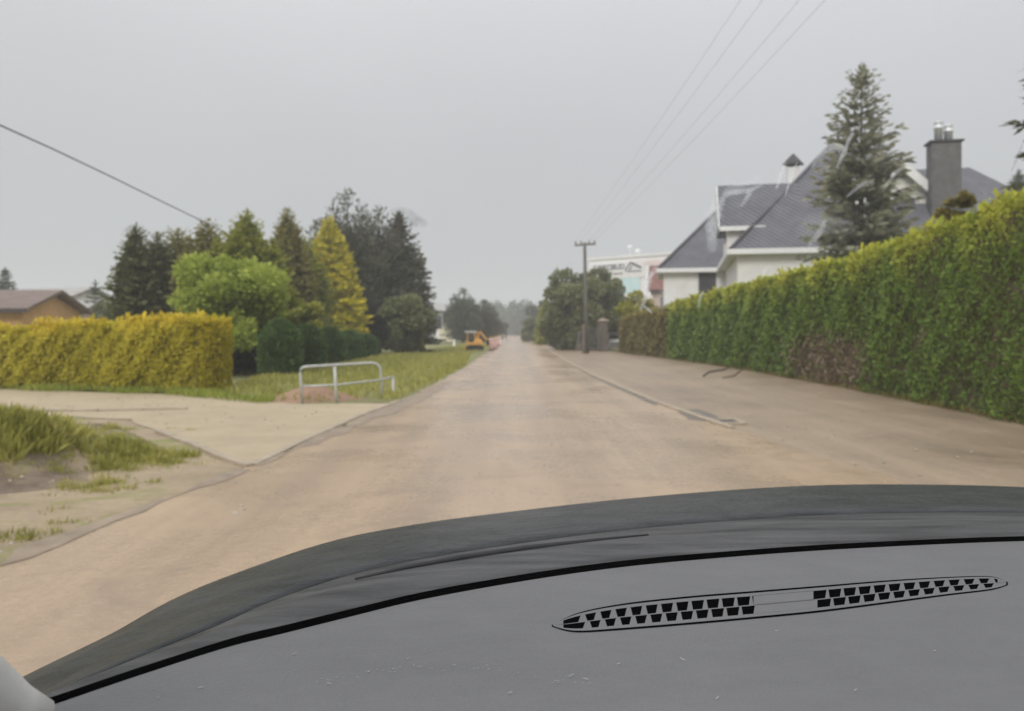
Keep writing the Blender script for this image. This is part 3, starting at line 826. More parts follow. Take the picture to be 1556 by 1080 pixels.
# pines
def pine(name, label, px, Y, yt, hw, mat, n, group=None, z0=.03, tip=None, cones=False):
    h_ = Z(yt, Y); Rr = hw / F * Y
    cen, rad = [], []
    nl = int(h_ / .55)
    for i in range(nl):
        f = (i + .5) / nl; z = h_ * (z0 + (.97 - z0) * f)
        rr = Rr * min(1, .75 + f) * (1 - f ** 2.2) ** .75 + .12
        nb = 7 if f < .8 else 4
        for b in range(nb):
            a = 2 * math.pi * (b + rng.random() * .8) / nb + i
            for t in ((.45, .95) if f < .75 else (.8,)):
                q = rr * t * rng.uniform(.8, 1.15)
                cen.append((math.cos(a) * q, math.sin(a) * q, z + q * .22 + rng.uniform(-.15, .15))); rad.append(max(.22, rr * .3 * rng.uniform(.7, 1.15)))
    for k in range(4):
        cen.append((rng.normal() * .06, rng.normal() * .06, h_ * (.9 + .028 * k))); rad.append(.26 - .04 * k)
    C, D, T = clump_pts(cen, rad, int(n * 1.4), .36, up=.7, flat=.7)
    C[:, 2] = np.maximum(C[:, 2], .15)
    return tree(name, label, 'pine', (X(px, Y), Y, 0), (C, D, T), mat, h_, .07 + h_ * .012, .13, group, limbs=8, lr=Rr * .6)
G2 = 'dark pines beside the verge'
pine('pine_tree', 'tallest dark pine with a broad feathery top', 528, 58, 286, 66, M['pine'], 20000, G2)
pine('pine_tree', 'dark pine with a slim spike, second from the tallest', 575, 60, 312, 66, M['pine'], 18000, G2)
conif('spruce_tree', 'dark spruce with reddish cone covered top at the road side of the pines', 606, 60, 324, 66, M['pine'], p=.7, nb=9, gap=.08, droop=.05, elev=(-2, 25), group=G2, spray=.62)
sp = [o for o in bpy.data.objects if o.get('label', '').startswith('dark spruce with reddish')][0]
C, D, T = dense_pts(1.5, .38, 420, .22, 'cone', amp=.2)
C += np.array([X(606, 60), 60, Z(324, 60) - 1.6])
leaves('cones', C, D, .3, T, leafmat('red_brown_cones_leaf', (.14, .07, .05), (.23, .12, .085)), sp)
broad('leafy_tree', 'low dark green bush at the foot of the pines', 613, 55, 450, 537, 36, M['leaf_dark'], 8000, 20, .24)
broad('shrub', 'tiny brown dry bush below the pines at the road side', 637, 56, 505, 540, 11, M['hedge_olive'], 1500, 8, .2, cat='shrub')
# dead stick / stake in the verge
st = MB(); q = G(571, 545); st.tube([q, q + Vector((.12, 0, .35)), q + Vector((.35, .05, .72)), q + Vector((.75, .1, .95))], [.035, .03, .022, .012], 6)
tag(st.build('bare_stick', M['bark'], None, True), 'bare bent stick standing in the grass beside the pines', 'stick')

# ------------------------------------------------------------------ pipe railing
ra = thing('pipe_railing', 'bent grey metal pipe railing at the corner of the side street', 'railing', (-4.2, 17.7, 0))
g0, g1, g2, g3 = G(460, 612), G(512, 611), G(580, 604), G(598, 602)
ztop = Z(557, 17.6); zmid = Z(587, 17.6)
mb = MB()
lt = g0 + Vector((-.06, 0, 0)); e2 = g2 + Vector((-.03, 0, ztop + .03))
mb.tube([g0 + Vector((0, 0, -.1)), lt + Vector((0, 0, ztop - .16)), lt + Vector((.02, .01, ztop - .06)), lt + Vector((.08, .03, ztop - .01)), lt + Vector((.17, .06, ztop)), e2 + Vector((-.22, -.05, 0)), e2 + Vector((-.1, -.02, -.02)), e2 + Vector((-.01, 0, -.1)), g2 + Vector((0, 0, .35)), g2 + Vector((0, 0, -.1))], .031, 10)
mb.build('top_rail', M['galv'], ra, True)
MB().tube([lt + Vector((0, 0, zmid)), g1 + Vector((-.02, 0, zmid + .02)), g2 + Vector((0, 0, zmid + .06)), g3 + Vector((0, 0, zmid + .12))], .024, 8).build('middle_rail', M['galv'], ra, True)
MB().tube([g1 + Vector((0, 0, -.1)), g1 + Vector((-.03, 0, .3)), g1 + Vector((-.05, 0, ztop))], .034, 10).build('post', M['galv'], ra, True)
MB().tube([g3 + Vector((0, 0, -.1)), g3 + Vector((-.01, 0, .25)), g3 + Vector((-.02, 0, .47))], .034, 10).build('post', M['white_paint'], ra, True)

# ------------------------------------------------------------------ big house on the right
A0 = Vector((12.5, 45.3)); U = Vector((.978, -.208)); V_ = Vector((.208, .978))
def hp(u, v, z): q = A0 + U * u + V_ * v; return Vector((q.x, q.y, z))
ROT = math.atan2(U.y, U.x)
ho = thing('house', 'large white house with steep blue grey roof behind the green hedge', 'house', (A0.x, A0.y, 0))
def hbox(mb, u0, u1, v0, v1, z0, z1):
    mb.hexa([hp(u0, v0, z0), hp(u1, v0, z0), hp(u1, v1, z0), hp(u0, v1, z0), hp(u0, v0, z1), hp(u1, v0, z1), hp(u1, v1, z1), hp(u0, v1, z1)]); return mb
ZE = 6.25
wl = MB(); hbox(wl, .45, 14.55, .45, 12.55, 0, ZE - .1); hbox(wl, -4.0, 5.3, 13.3, 21.3, 0, ZE - .1); hbox(wl, .45, 5.3, 12.5, 13.3, 0, ZE - .12)
wl.build('wall', M['white_wall'], ho)
k = 7.1 / 6.5
def hip(mb, u0, u1, v0, v1, ze, kk, lefthip=True, righthip=True, th=.22):
    hv = (v1 - v0) / 2; zr = ze + hv * kk; vm = (v0 + v1) / 2
    a, b = (u0 + hv if lefthip else u0), (u1 - hv if righthip else u1)
    if a > b: a = b = (u0 + u1) / 2
    p = [hp(u0, v0, ze), hp(u1, v0, ze), hp(u1, v1, ze), hp(u0, v1, ze), hp(a, vm, zr), hp(b, vm, zr)]
    mb.add(p, [(0, 1, 5, 4), (1, 2, 5), (2, 3, 4, 5), (3, 0, 4), (3, 2, 1, 0)])
rf = MB(); hip(rf, 0, 15, 0, 13, ZE + .012, k); rf.build('roof', M['roof_grey'], ho)
rf = MB(); hip(rf, -4.4, 7, 12.9, 22, ZE - .05, 1.09, True, True); rf.build('roof', M['roof_grey'], ho)
tr_ = MB()
def fascia(mb, u0, v0, u1, v1, z, hh=.30, th=.16): mb.bar(hp(u0, v0, z), hp(u1, v1, z), th, hh)
fascia(tr_, -.12, -.08, 15.1, -.08, ZE - .1); fascia(tr_, -.08, 0.02, -.08, 12.8, ZE - .1); fascia(tr_, 15.08, .02, 15.08, 13, ZE - .1)
fascia(tr_, -4.5, 12.82, -.02, 12.82, ZE - .14); fascia(tr_, -4.48, 12.92, -4.48, 22, ZE - .14)
tr_.build('gutter', M['white_trim'], ho)
# soffits
sf = MB(); hbox(sf, 0.05, 14.9, .05, 12.95, ZE - .22, ZE - .11); hbox(sf, -4.35, 5, 13, 21.9, ZE - .25, ZE - .13); sf.build('soffit', M['white_wall'], ho)
# ridge and hip caps
rc = MB()
zr = ZE + 7.1
for a, b in ((hp(0, 0, ZE), hp(6.5, 6.5, zr)), (hp(6.5, 6.5, zr), hp(8.5, 6.5, zr)), (hp(15, 0, ZE), hp(8.5, 6.5, zr)), (hp(-4.4, 12.9, ZE), hp(.15, 17.45, ZE + 4.95)), (hp(.15, 17.45, ZE + 4.95), hp(4, 17.45, ZE + 4.95))):
    MB().tube([a + Vector((0, 0, .03)), b + Vector((0, 0, .03))], .12, 8).build('ridge_cap', M['roof_grey'], ho, True)
# side dormer facing the road
d1 = MB(); hv = 2.1; vm = 3.9; ez, rz_ = 8.0, 10.5
u_f = -.05
p = [hp(u_f, vm - hv, ZE + .2), hp(u_f, vm + hv, ZE + .2), hp(u_f, vm + hv, ez), hp(u_f, vm, rz_ - .25), hp(u_f, vm - hv, ez)]
q_ = [hp(3.6, vm - hv, ZE + .2), hp(3.6, vm + hv, ZE + .2), hp(3.6, vm + hv, ez), hp(3.6, vm, rz_ - .25), hp(3.6, vm - hv, ez)]
d1.add(p + q_, [(0, 1, 2, 3, 4), (0, 4, 9, 5), (1, 6, 7, 2)])
dm = d1.build('dormer', M['white_wall'], ho)
rf = MB(); o_ = .35
for s_ in (-1, 1):
    a, b, c, d = hp(u_f - .45, vm + s_ * (hv + o_), ez - .35), hp(4.2, vm + s_ * (hv + o_), ez - .35), hp(4.2, vm, rz_), hp(u_f - .45, vm, rz_)
    up = Vector((0, 0, .16))
    rf.hexa([a, b, c, d, a + up, b + up, c + up, d + up])
rf.build('dormer_roof', M['roof_grey'], dm)
tb = MB()
for s_ in (-1, 1):
    tb.bar(hp(u_f - .5, vm + s_ * (hv + o_), ez - .32), hp(u_f - .5, vm, rz_ + .03), .06, .18)
tb.bar(hp(u_f - .45, vm - hv - o_ - .06, ez - .34), hp(2.1, vm - hv - o_ - .06, ez - .34), .12, .26)
tb.build('fascia', M['white_trim'], dm)
wn = MB(); wn.add([hp(u_f - .03, vm - 1.3, 7.1), hp(u_f - .03, vm + 1.3, 7.1), hp(u_f - .03, vm + 1.3, 8.9), hp(u_f - .03, vm - 1.3, 8.9)], [(0, 1, 2, 3)])
wn.build('window', M['glass_dark'], dm)
# gabled front dormer behind the near spruce
uc, hw_ = 9.3, 2.05
gz0, gpk = 9.0, 10.95
gd = MB()
p = [hp(uc - hw_, 1.5, 7.3), hp(uc + hw_, 1.5, 7.3), hp(uc + hw_, 1.5, gz0), hp(uc, 1.5, gpk - .1), hp(uc - hw_, 1.5, gz0)]
q_ = [hp(uc - hw_, 5.5, 7.3), hp(uc + hw_, 5.5, 7.3), hp(uc + hw_, 5.5, gz0), hp(uc, 5.5, gpk - .1), hp(uc - hw_, 5.5, gz0)]
gd.add(p + q_, [(0, 1, 2, 3, 4), (0, 4, 9, 5), (1, 6, 7, 2)])
gdo = gd.build('gable_dormer', M['white_wall'], ho)
rf = MB(); bb = MB()
for s_ in (-1, 1):
    a, b, c, d = hp(uc + s_ * (hw_ + .35), 1.0, gz0 - .33), hp(uc + s_ * (hw_ + .35), 5.4, gz0 - .33), hp(uc, 5.4, gpk), hp(uc, 1.0, gpk)
    up = Vector((0, 0, .16)); rf.hexa([a, b, c, d, a + up, b + up, c + up, d + up])
    bb.bar(hp(uc + s_ * (hw_ + .4), .93, gz0 - .33), hp(uc, .93, gpk + .06), .1, .46)
rf.build('dormer_roof', M['roof_grey'], gdo); bb.build('bargeboard', M['white_trim'], gdo)
wn = MB(); wn.add([hp(uc - .9, 1.46, 7.9), hp(uc + .9, 1.46, 7.9), hp(uc + .9, 1.46, 9.1), hp(uc - .9, 1.46, 9.1)], [(0, 1, 2, 3)]); wn.build('window', M['glass_dark'], gdo)
# upper right block
ub = MB(); hbox(ub, 10, 16.1, 2.7, 7.1, 6.9, 8.98); ubo = ub.build('upper_block', M['white_wall'], ho)
rf = MB(); hip(rf, 9, 16.6, 2.4, 7.4, 9.0, .95, False, True); rf.build('upper_roof', M['roof_grey'], ubo)
rf = MB(); hip(rf, 9, 21, -1.6, 6.0, ZE + .08, .80, False, True); rf.build('lower_roof', M['roof_grey'], ho)
hbox(MB(), 14.4, 20.2, -.9, 4.8, 0, ZE - .05).build('wall', M['white_wall'], ho)
f_ = MB(); fascia(f_, 10, 2.33, 16.7, 2.33, 8.9, .24); fascia(f_, 16.68, 2.4, 16.68, 7.4, 8.9, .24); f_.build('fascia', M['white_trim'], ubo)
# chimneys
cY = 43.6; cx_ = X(1434, cY)
ch = MB(); ch.box((cx_, cY, 9.3), (1.5, 1.0, 5.3), ROT); cho = ch.build('chimney', M['chimney'], ho, bevel=.02)
MB().box((cx_, cY, 12.0), (1.72, 1.2, .1), ROT).build('chimney_cap', M['dark_trim'], cho)
for px_, top_ in ((1426, 190), (1441, 195)):
    x_ = X(px_, cY); zt = Z(top_, cY)
    fl = MB(); fl.lathe((x_, cY, 12.15), [(.22, 0), (.22, zt - 11.95 - .42), (.26, zt - 11.95 - .40), (.26, zt - 11.95 - .34), (.22, zt - 11.95 - .32), (.22, zt - 11.95 - .1), (.25, zt - 11.95 - .08), (.12, zt - 11.95)], 14)
    fl.build('flue_pipe', M['flue'], cho, True)
vc = hp(4.6, 8.6, 0)
vm_ = MB(); vm_.box((vc.x, vc.y, 11.2), (.8, .7, 2.6), ROT); vo = vm_.build('chimney', M['white_wall'], ho)
v2 = MB(); v2.lathe((vc.x, vc.y, 12.7), [(.75, 0), (.62, .18), (.25, .55), (.05, .75)], 4); v2.build('chimney_cap', M['dark_trim'], vo)
# openings
def frame_round(mb, u0, u1, v, z0, z1):
    for a_, b_ in ((hp(u0, v, z0), hp(u1, v, z0)), (hp(u0, v, z1), hp(u1, v, z1)), (hp((u0 + u1) / 2, v, z0 + .06), hp((u0 + u1) / 2, v, z1 - .06)), (hp(u0, v, z0 + .06), hp(u0, v, z1 - .06)), (hp(u1, v, z0 + .06), hp(u1, v, z1 - .06))):
        mb.bar(a_, b_, .08, .10, (0, 0, 1) if abs(a_.z - b_.z) < .01 else (0, 1, 0))
def opening(name, mb_u0, mb_u1, v, z0, z1, mat):
    m_ = MB(); m_.hexa([hp(mb_u0, v - .06, z0), hp(mb_u1, v - .06, z0), hp(mb_u1, v, z0), hp(mb_u0, v, z0), hp(mb_u0, v - .06, z1), hp(mb_u1, v - .06, z1), hp(mb_u1, v, z1), hp(mb_u0, v, z1)])
    return m_.build(name, mat, ho)
opening('door', -1.45, -.2, 13.3, 2.6, 5.9, M['dark_trim'])
wo_ = opening('window', 3.2, 4.8, .45, 3.2, 4.9, M['glass_dark']); m_ = MB(); frame_round(m_, 3.2, 4.8, .36, 3.2, 4.9); m_.build('frame', M['white_trim'], wo_)
for v_ in (4.2, 8.4):
    m_ = MB(); m_.hexa([hp(.39, v_, 3.0), hp(.45, v_, 3.0), hp(.45, v_ + 1.3, 3.0), hp(.39, v_ + 1.3, 3.0), hp(.39, v_, 4.3), hp(.45, v_, 4.3), hp(.45, v_ + 1.3, 4.3), hp(.39, v_ + 1.3, 4.3)])
    m_.build('window', M['glass_dark'], ho)

# near spruce in front of the house
sx = X(1315, 36)
conif('spruce_tree', 'grey green spruce rising above the right hedge in front of the house', 1309, 36, 106, 94, M['spruce_grey'], p=.62, nb=9, gap=.12, spray=.75, droop=.02, elev=(2, 42), levels=30, group=None, wf=.17, cat='spruce')
conif('spruce_tree', 'tall dark spruce just off the right edge, branches reaching in', 1662, 17, -170, 118, M['pine'], p=.5, nb=8, gap=.15, spray=.5, levels=28, droop=.12, group=None, wf=.13, cat='spruce')
conif('spruce_tree', 'distant dark tree behind the right end of the house roof', 1548, 70, 262, 50, M['pine'], group=None, cat='tree', nb=8)
broad('leafy_tree', 'small yellow green tree top poking above the hedge near the chimney', 1452, 21, 290, 345, 18, M['hedge_olive'], 1400, 9, .13)
broad('leafy_tree', 'lime yellow bush at the far end of the right hedge', 962, 61.5, 450, 492, 24, M['leaf_lime'], 2600, 14, .22)
broad('shrub', 'pale yellow spiky shrub poking over the olive hedge', 985, 57, 452, 482, 14, M['fern'], 900, 8, .3, cat='shrub', wf=.12)

# red roofed house further on
tag(grass('hedge_foot_weeds', [([(8.1, 6), (8.7, 13.5), (9.3, 22), (9.5, 31), (9.4, 38), (8.9, 46), (9.15, 46), (9.7, 38), (9.8, 31), (9.6, 22), (9.0, 13.5), (8.5, 6)], 1)], 5000, .05, .22, M['hedge_olive']),
    'sparse weeds and litter along the foot of the right hedge', 'weeds', kind='stuff')
def simple_house(name, label, px0, px1, Y, ye, yr, depth, wallm, roofm, rot=0, over=.5, group=None, win=True):
    x0, x1 = X(px0, Y), X(px1, Y); ze, zr = Z(ye, Y), Z(yr, Y)
    c = Vector(((x0 + x1) / 2, Y, 0)); root = thing(name, label, 'house', c, group)
    ca, sa = math.cos(rot), math.sin(rot)
    def q(u, v, z): return Vector((c.x + u * ca - v * sa, c.y + u * sa + v * ca, z))
    hw2 = (x1 - x0) / 2
    m_ = MB(); m_.hexa([q(-hw2, 0, 0), q(hw2, 0, 0), q(hw2, depth, 0), q(-hw2, depth, 0), q(-hw2, 0, ze), q(hw2, 0, ze), q(hw2, depth, ze), q(-hw2, depth, ze)])
    m_.add([q(-hw2, 0.02, ze), q(-hw2, depth - .02, ze), q(-hw2, depth / 2, zr - .15)], [(0, 1, 2)]); m_.add([q(hw2, 0.02, ze), q(hw2, depth - .02, ze), q(hw2, depth / 2, zr - .15)], [(0, 1, 2)])
    m_.build('wall', wallm, root)
    r_ = MB(); e = hw2 + over; sl = (zr - ze) / (depth / 2)
    for s_ in (0, 1):
        v0 = -over if s_ == 0 else depth + over
        a, b, c_, d_ = q(-e, v0, ze - over * sl), q(e, v0, ze - over * sl), q(e, depth / 2, zr), q(-e, depth / 2, zr)
        up = Vector((0, 0, .18)); r_.hexa([a, b, c_, d_, a + up, b + up, c_ + up, d_ + up])
    r_.build('roof', roofm, root)
    g_ = MB(); g_.bar(q(-e, -over - .05, ze - over * sl + .02), q(e, -over - .05, ze - over * sl + .02), .1, .16); g_.build('gutter', M['dark_trim'], root)
    if win:
        for t in (.3, .68):
            uu = -hw2 + 2 * hw2 * t
            w_ = MB(); w_.hexa([q(uu - .6, -.05, ze * .45), q(uu + .6, -.05, ze * .45), q(uu + .6, 0, ze * .45), q(uu - .6, 0, ze * .45), q(uu - .6, -.05, ze * .85), q(uu + .6, -.05, ze * .85), q(uu + .6, 0, ze * .85), q(uu - .6, 0, ze * .85)])
            w_.build('window', M['glass_dark'], root)
    return root
simple_house('house', 'small house with dull red roof between the white hall and grey roofed house', 992, 1060, 82, 438, 400, 9, M['pink_wall'], M['roof_red'], R(-12))
simple_house('house', 'orange walled house with brown roof above the left hedge', -160, 30, 46, 468, 440, 7, M['orange_wall'], M['roof_brown'], R(4), .6)
simple_house('house', 'pale roofed house showing a white slope behind the orange house', -60, 82, 62, 470, 436, 9, M['white_wall'], M['roof_pale'], R(-20), .4)
simple_house('shed', 'low pale pink shed between the orange house and a dark tree', 88, 126, 58, 472, 458, 4, M['pink_wall'], M['roof_pale'], R(3), .3, win=False)['category'] = 'shed'
conif('spruce_tree', 'faint spruce behind the roof of the orange walled house', 8, 85, 408, 34, M['far_tree'], group=None, nb=8, cat='spruce')
conif('spruce_tree', 'isolated dark conifer between the left houses and garden trees', 145, 60, 427, 24, M['far_tree'], group=None, nb=8, p=.55, cat='conifer')
broad('leafy_tree', 'small grey green bush right of the isolated dark conifer', 168, 56, 462, 486, 16, M['leaf_dark'], 1400, 9, .25)

# ------------------------------------------------------------------ white hall with the company sign
wh = thing('hall', 'white flat roofed commercial hall with grey company sign', 'building', P(895, HY, 100) - Vector((0, 0, H)))
B0 = Vector((X(895, 100), 100)); B1 = Vector((X(1045, 90.5), 90.5)); bd = (B1 - B0).normalized(); bn = Vector((-bd.y, bd.x)); bl = (B1 - B0).length
def bp(u, v, z): q = B0 + bd * u + bn * v; return Vector((q.x, q.y, z))
zt = Z(396, 100)
def bbox(mb, u0, u1, v0, v1, z0, z1):
    mb.hexa([bp(u0, v0, z0), bp(u1, v0, z0), bp(u1, v1, z0), bp(u0, v1, z0), bp(u0, v0, z1), bp(u1, v0, z1), bp(u1, v1, z1), bp(u0, v1, z1)]); return mb
bbox(MB(), 0, bl, 0, 14, 0, zt).build('wall', M['facade_white'], wh)
bbox(MB(), -.15, bl + .15, -.15, 14.15, zt + .003, zt + .35).build('parapet', M['white_trim'], wh)
bbox(MB(), 6.2, bl, -.06, -.003, zt - 1.0, zt - .45).build('stripe', M['facade_pink'], wh)
gl = bbox(MB(), 3.6, 7.7, -.08, -.003, Z(446, 96), Z(419, 96)).build('glazing', M['facade_glass'], wh)
mm = MB()
for t in (.0, .33, .66, 1.0): MB().bar(bp(3.6 + 4.1 * t, -.12, Z(446, 96)), bp(3.6 + 4.1 * t, -.12, Z(419, 96)), .09, .06).build('mullion', M['white_trim'], gl)
sg = bbox(MB(), .35, 8.3, -.12, -.003, Z(423, 97), Z(399, 97)).build('sign', M['white_paint'], wh)
def text(s, size, u, z, parent, name):
    cu = bpy.data.curves.new(name, 'FONT'); cu.body = s; cu.size = size; cu.extrude = .02; cu.offset = .012
    to = bpy.data.objects.new(name, cu); col.objects.link(to)
    dg = bpy.context.evaluated_depsgraph_get()
    me = bpy.data.meshes.new_from_object(to.evaluated_get(dg))
    bpy.data.objects.remove(to)
    me.materials.clear(); me.materials.append(M['sign_grey'])
    q = bp(u, -.16, z)
    Mx = Matrix.Translation(q - wloc(parent)) @ Matrix.Rotation(math.atan2(bd.y, bd.x), 4, 'Z') @ Matrix.Rotation(R(90), 4, 'X')
    me.transform(Mx)
    o = bpy.data.objects.new(name, me); col.objects.link(o); o.parent = parent
    return o
text('GAJKOBUD', .92, .75, Z(410.5, 98.5), sg, 'lettering')
em = MB()
uu, zz0 = 5.6, Z(412, 96)
em.bar(bp(uu, -.17, zz0 + .1), bp(uu + .75, -.17, zz0 + 1.05), .06, .14, (0, 0, 1)); em.bar(bp(uu + .78, -.17, zz0 + 1.02), bp(uu + 2.3, -.17, zz0 + .35), .06, .24); em.bar(bp(uu + .55, -.17, zz0 + .12), bp(uu + .95, -.17, zz0 + .6), .06, .12)
em.bar(bp(uu + .2, -.17, zz0 - .02), bp(uu + 2.3, -.17, zz0 - .02), .06, .09)
em.build('roof_emblem', M['sign_grey'], sg)
sl_ = MB(); u_ = .75
for wd in (.7, .35, .9, .5, .75, .45): sl_.bar(bp(u_, -.17, Z(416.5, 98)), bp(u_ + wd, -.17, Z(416.5, 98)), .05, .14); u_ += wd + .16
sl_.build('small_print', M['sign_grey'], sg)
for i, (px_, zz_, uu_) in enumerate(((962, 378, 5.5), (973, 384, 6.6))):
    b_ = bp(uu_, 1.0, zt + .35); top_ = Z(zz_, b_.y)
    m_ = MB(); m_.tube([b_, Vector((b_.x, b_.y, top_))], .06, 8); m_.lathe((b_.x, b_.y, top_ - .1), [(.08, 0), (.3, .12), (.34, .3), (.22, .5), (.05, .58)], 14)
    m_.build('roof_vent', M['white_paint'], wh, True)

# ------------------------------------------------------------------ gate, pillars, trees on the right far side
def pillar(label, px, yb, yt, wpx):
    b = G(px, yb); w_ = wpx / F * b.y; h_ = Z(yt, b.y)
    root = thing('gate_pillar', label, 'gate pillar', b, 'stone gate pillars on the right')
    m_ = MB(); nz = 9
    for i in range(nz):
        jit = 1 + random.uniform(-.04, .04)
        m_.box((b.x, b.y, h_ * (i + .5) / nz), (w_ * jit, w_ * jit, h_ / nz - .012), random.uniform(-.02, .02))
    m_.build('shaft', M['stone'], root, bevel=.02)
    c_ = MB(); c_.box((b.x, b.y, h_ + .04), (w_ * 1.22, w_ * 1.22, .08)); c_.add([(b.x - w_ * .6, b.y - w_ * .6, h_ + .083), (b.x + w_ * .6, b.y - w_ * .6, h_ + .083), (b.x + w_ * .6, b.y + w_ * .6, h_ + .083), (b.x - w_ * .6, b.y + w_ * .6, h_ + .083), (b.x, b.y, h_ + .25)], [(0, 1, 4), (1, 2, 4), (2, 3, 4), (3, 0, 4)])
    c_.build('cap', M['concrete'], root)
    return root
pillar('broad stone gate pillar between wicket gate and olive hedge', 916, 533, 488, 14)
pillar('farthest stone gate pillar, left of the overgrown fence', 842, 526, 497, 9)
# wicket gate and fence
ga = thing('wicket_gate', 'narrow dark metal wicket gate between utility pole and stone pillar', 'gate', (X(902, 63), 63, 0))
m_ = MB(); xa, xb = X(894, 63), X(909, 63)
m_.bar((xa, 63, .1), (xa, 63, 1.9), .06, .06); m_.bar((xb, 63, .1), (xb, 63, 1.9), .06, .06); m_.bar((xa + .03, 63, .2), (xb - .03, 63, .2), .05, .06); m_.bar((xa + .03, 63, 1.8), (xb - .03, 63, 1.8), .05, .06)
m_.build('gate_frame', M['gate'], ga)
m_ = MB()
for i in range(6): m_.bar((xa + (xb - xa) * (i + .5) / 6, 63, .23), (xa + (xb - xa) * (i + .5) / 6, 63, 1.77), .03, .03, (0, 1, 0))
m_.build('bars', M['gate'], ga)
gg = thing('driveway_gate', 'low grey metal driveway gate next to the olive hedge', 'gate', (X(931, 63.5), 63.5, 0))
xa, xb = X(925, 63.5), X(944, 63.5)
m_ = MB(); m_.bar((xa, 63.5, 1.45), (xb, 63.5, 1.3), .06, .08); m_.bar((xa, 63.5, .25), (xb, 63.5, .25), .06, .08); m_.bar((xa, 63.5, .15), (xa, 63.5, 1.5), .07, .07); m_.bar((xb, 63.5, .15), (xb, 63.5, 1.4), .07, .07)
m_.build('gate_frame', M['gate'], gg)
m_ = MB(); m_.box(((xa + xb) / 2, 63.5, .5), (xb - xa - .1, .03, .42)); m_.build('panel', M['gate'], gg)
fe = thing('garden_fence', 'low stone and board fence half hidden by bushes', 'fence', (X(866, 70), 70, 0))
m_ = MB(); a, b = G(846, 526), G(881, 533)
a.z = b.z = .25; m_.bar(a, b, .25, .6); m_.build('fence_base', M['stone'], fe)
m_ = MB(); m_.bar(a + Vector((0, 0, .83)), b + Vector((0, 0, .83)), .06, 1.05); m_.build('board_panel', M['gate'], fe)
# parked white car in the yard
def small_car(loc, rz):
    root = thing('parked_car', 'white car parked behind the driveway gate', 'car', loc)
    Lc, Wc = 4.1, 1.7
    Rm = Matrix.Rotation(rz, 3, 'Z')
    def q(x, y, z): return Vector(loc) + Rm @ Vector((x, y, z))
    prof = [(-2.05, .35), (-2.05, .75), (-1.9, .9), (-1.0, .98), (.95 + .9, .95), (2.02, .8), (2.05, .4)]
    m_ = MB(); n = len(prof)
    vs = [q(x, s_ * Wc / 2, z) for s_ in (-1, 1) for x, z in prof]
    m_.add(vs, [tuple(range(n)), tuple(range(2 * n - 1, n - 1, -1))] + [(i, (i + 1) % n, (i + 1) % n + n, i + n) for i in range(n)])
    m_.build('body', M['car_white'], root, bevel=.04)
    cab = [(-1.0, .985), (-.35, 1.42), (1.2, 1.44), (1.85, .96)]
    m_ = MB(); vs = [q(x, s_ * (Wc / 2 - (.06 if z < 1.2 else .2)), z) for s_ in (-1, 1) for x, z in cab]
    m_.add(vs, [(0, 1, 2, 3), (7, 6, 5, 4), (0, 4, 5, 1), (2, 6, 7, 3)]); m_.build('windows', M['glass_dark'], root)
    m_ = MB(); m_.hexa([q(-.4, -.67, 1.425), q(1.25, -.67, 1.445), q(1.25, .67, 1.445), q(-.4, .67, 1.425), q(-.35, -.6, 1.48), q(1.2, -.6, 1.49), q(1.2, .6, 1.49), q(-.35, .6, 1.48)]); m_.build('roof', M['car_white'], root)
    for x in (-1.25, 1.3):
        for s_ in (-1, 1):
            m_ = MB(); m_.tube([q(x, s_ * .7, .31), q(x, s_ * .88, .31)], .31, 18); wo = m_.build('wheel', M['rubber'], root)
            m_ = MB(); m_.tube([q(x, s_ * .885, .31), q(x, s_ * .895, .31)], .19, 14); m_.build('rim', M['flue'], wo)
small_car((X(941, 70), 70, 0), R(80))
broad('leafy_tree', 'dark leafy tree over the overgrown fence left of the pole', 872, 68, 418, 530, 42, M['leaf_dark'], 20000, 60, .3)
broad('leafy_tree', 'dark leafy tree right of the pole over the gate pillars', 910, 69, 416, 505, 34, M['leaf_dark'], 14000, 46, .3)
broad('shrub', 'green bush growing over the garden fence', 862, 67, 490, 533, 14, M['leaf_dark'], 3500, 14, .22, cat='shrub')
broad('shrub', 'slim bush with small pointed top beside the hall sign', 917, 72, 412, 450, 9, M['leaf_dark'], 1200, 8, .25, cat='shrub')
conif('conifer_tree', 'yellow green conifer at the right road side beyond the fence', 829, 92, 455, 13, M['conifer_lime'], group='road side conifers far right', p=.55, spray=.5)
conif('conifer_tree', 'second shorter yellow conifer at the right road side', 822, 96, 470, 9, M['conifer_lime'], group='road side conifers far right', p=.5, spray=.45)
broad('shrub', 'round grey green bush at the far right road edge', 804, 120, 484, 517, 13, M['leaf_dark'], 3000, 14, .4, cat='shrub')
broad('leafy_tree', 'hazy roadside tree behind the yellow conifers', 842, 130, 450, 500, 18, M['far_tree'], 3500, 14, .5)
broad('leafy_tree', 'small hazy tree at the end of the right fence line', 818, 170, 466, 505, 16, M['far_tree'], 2600, 12, .6)

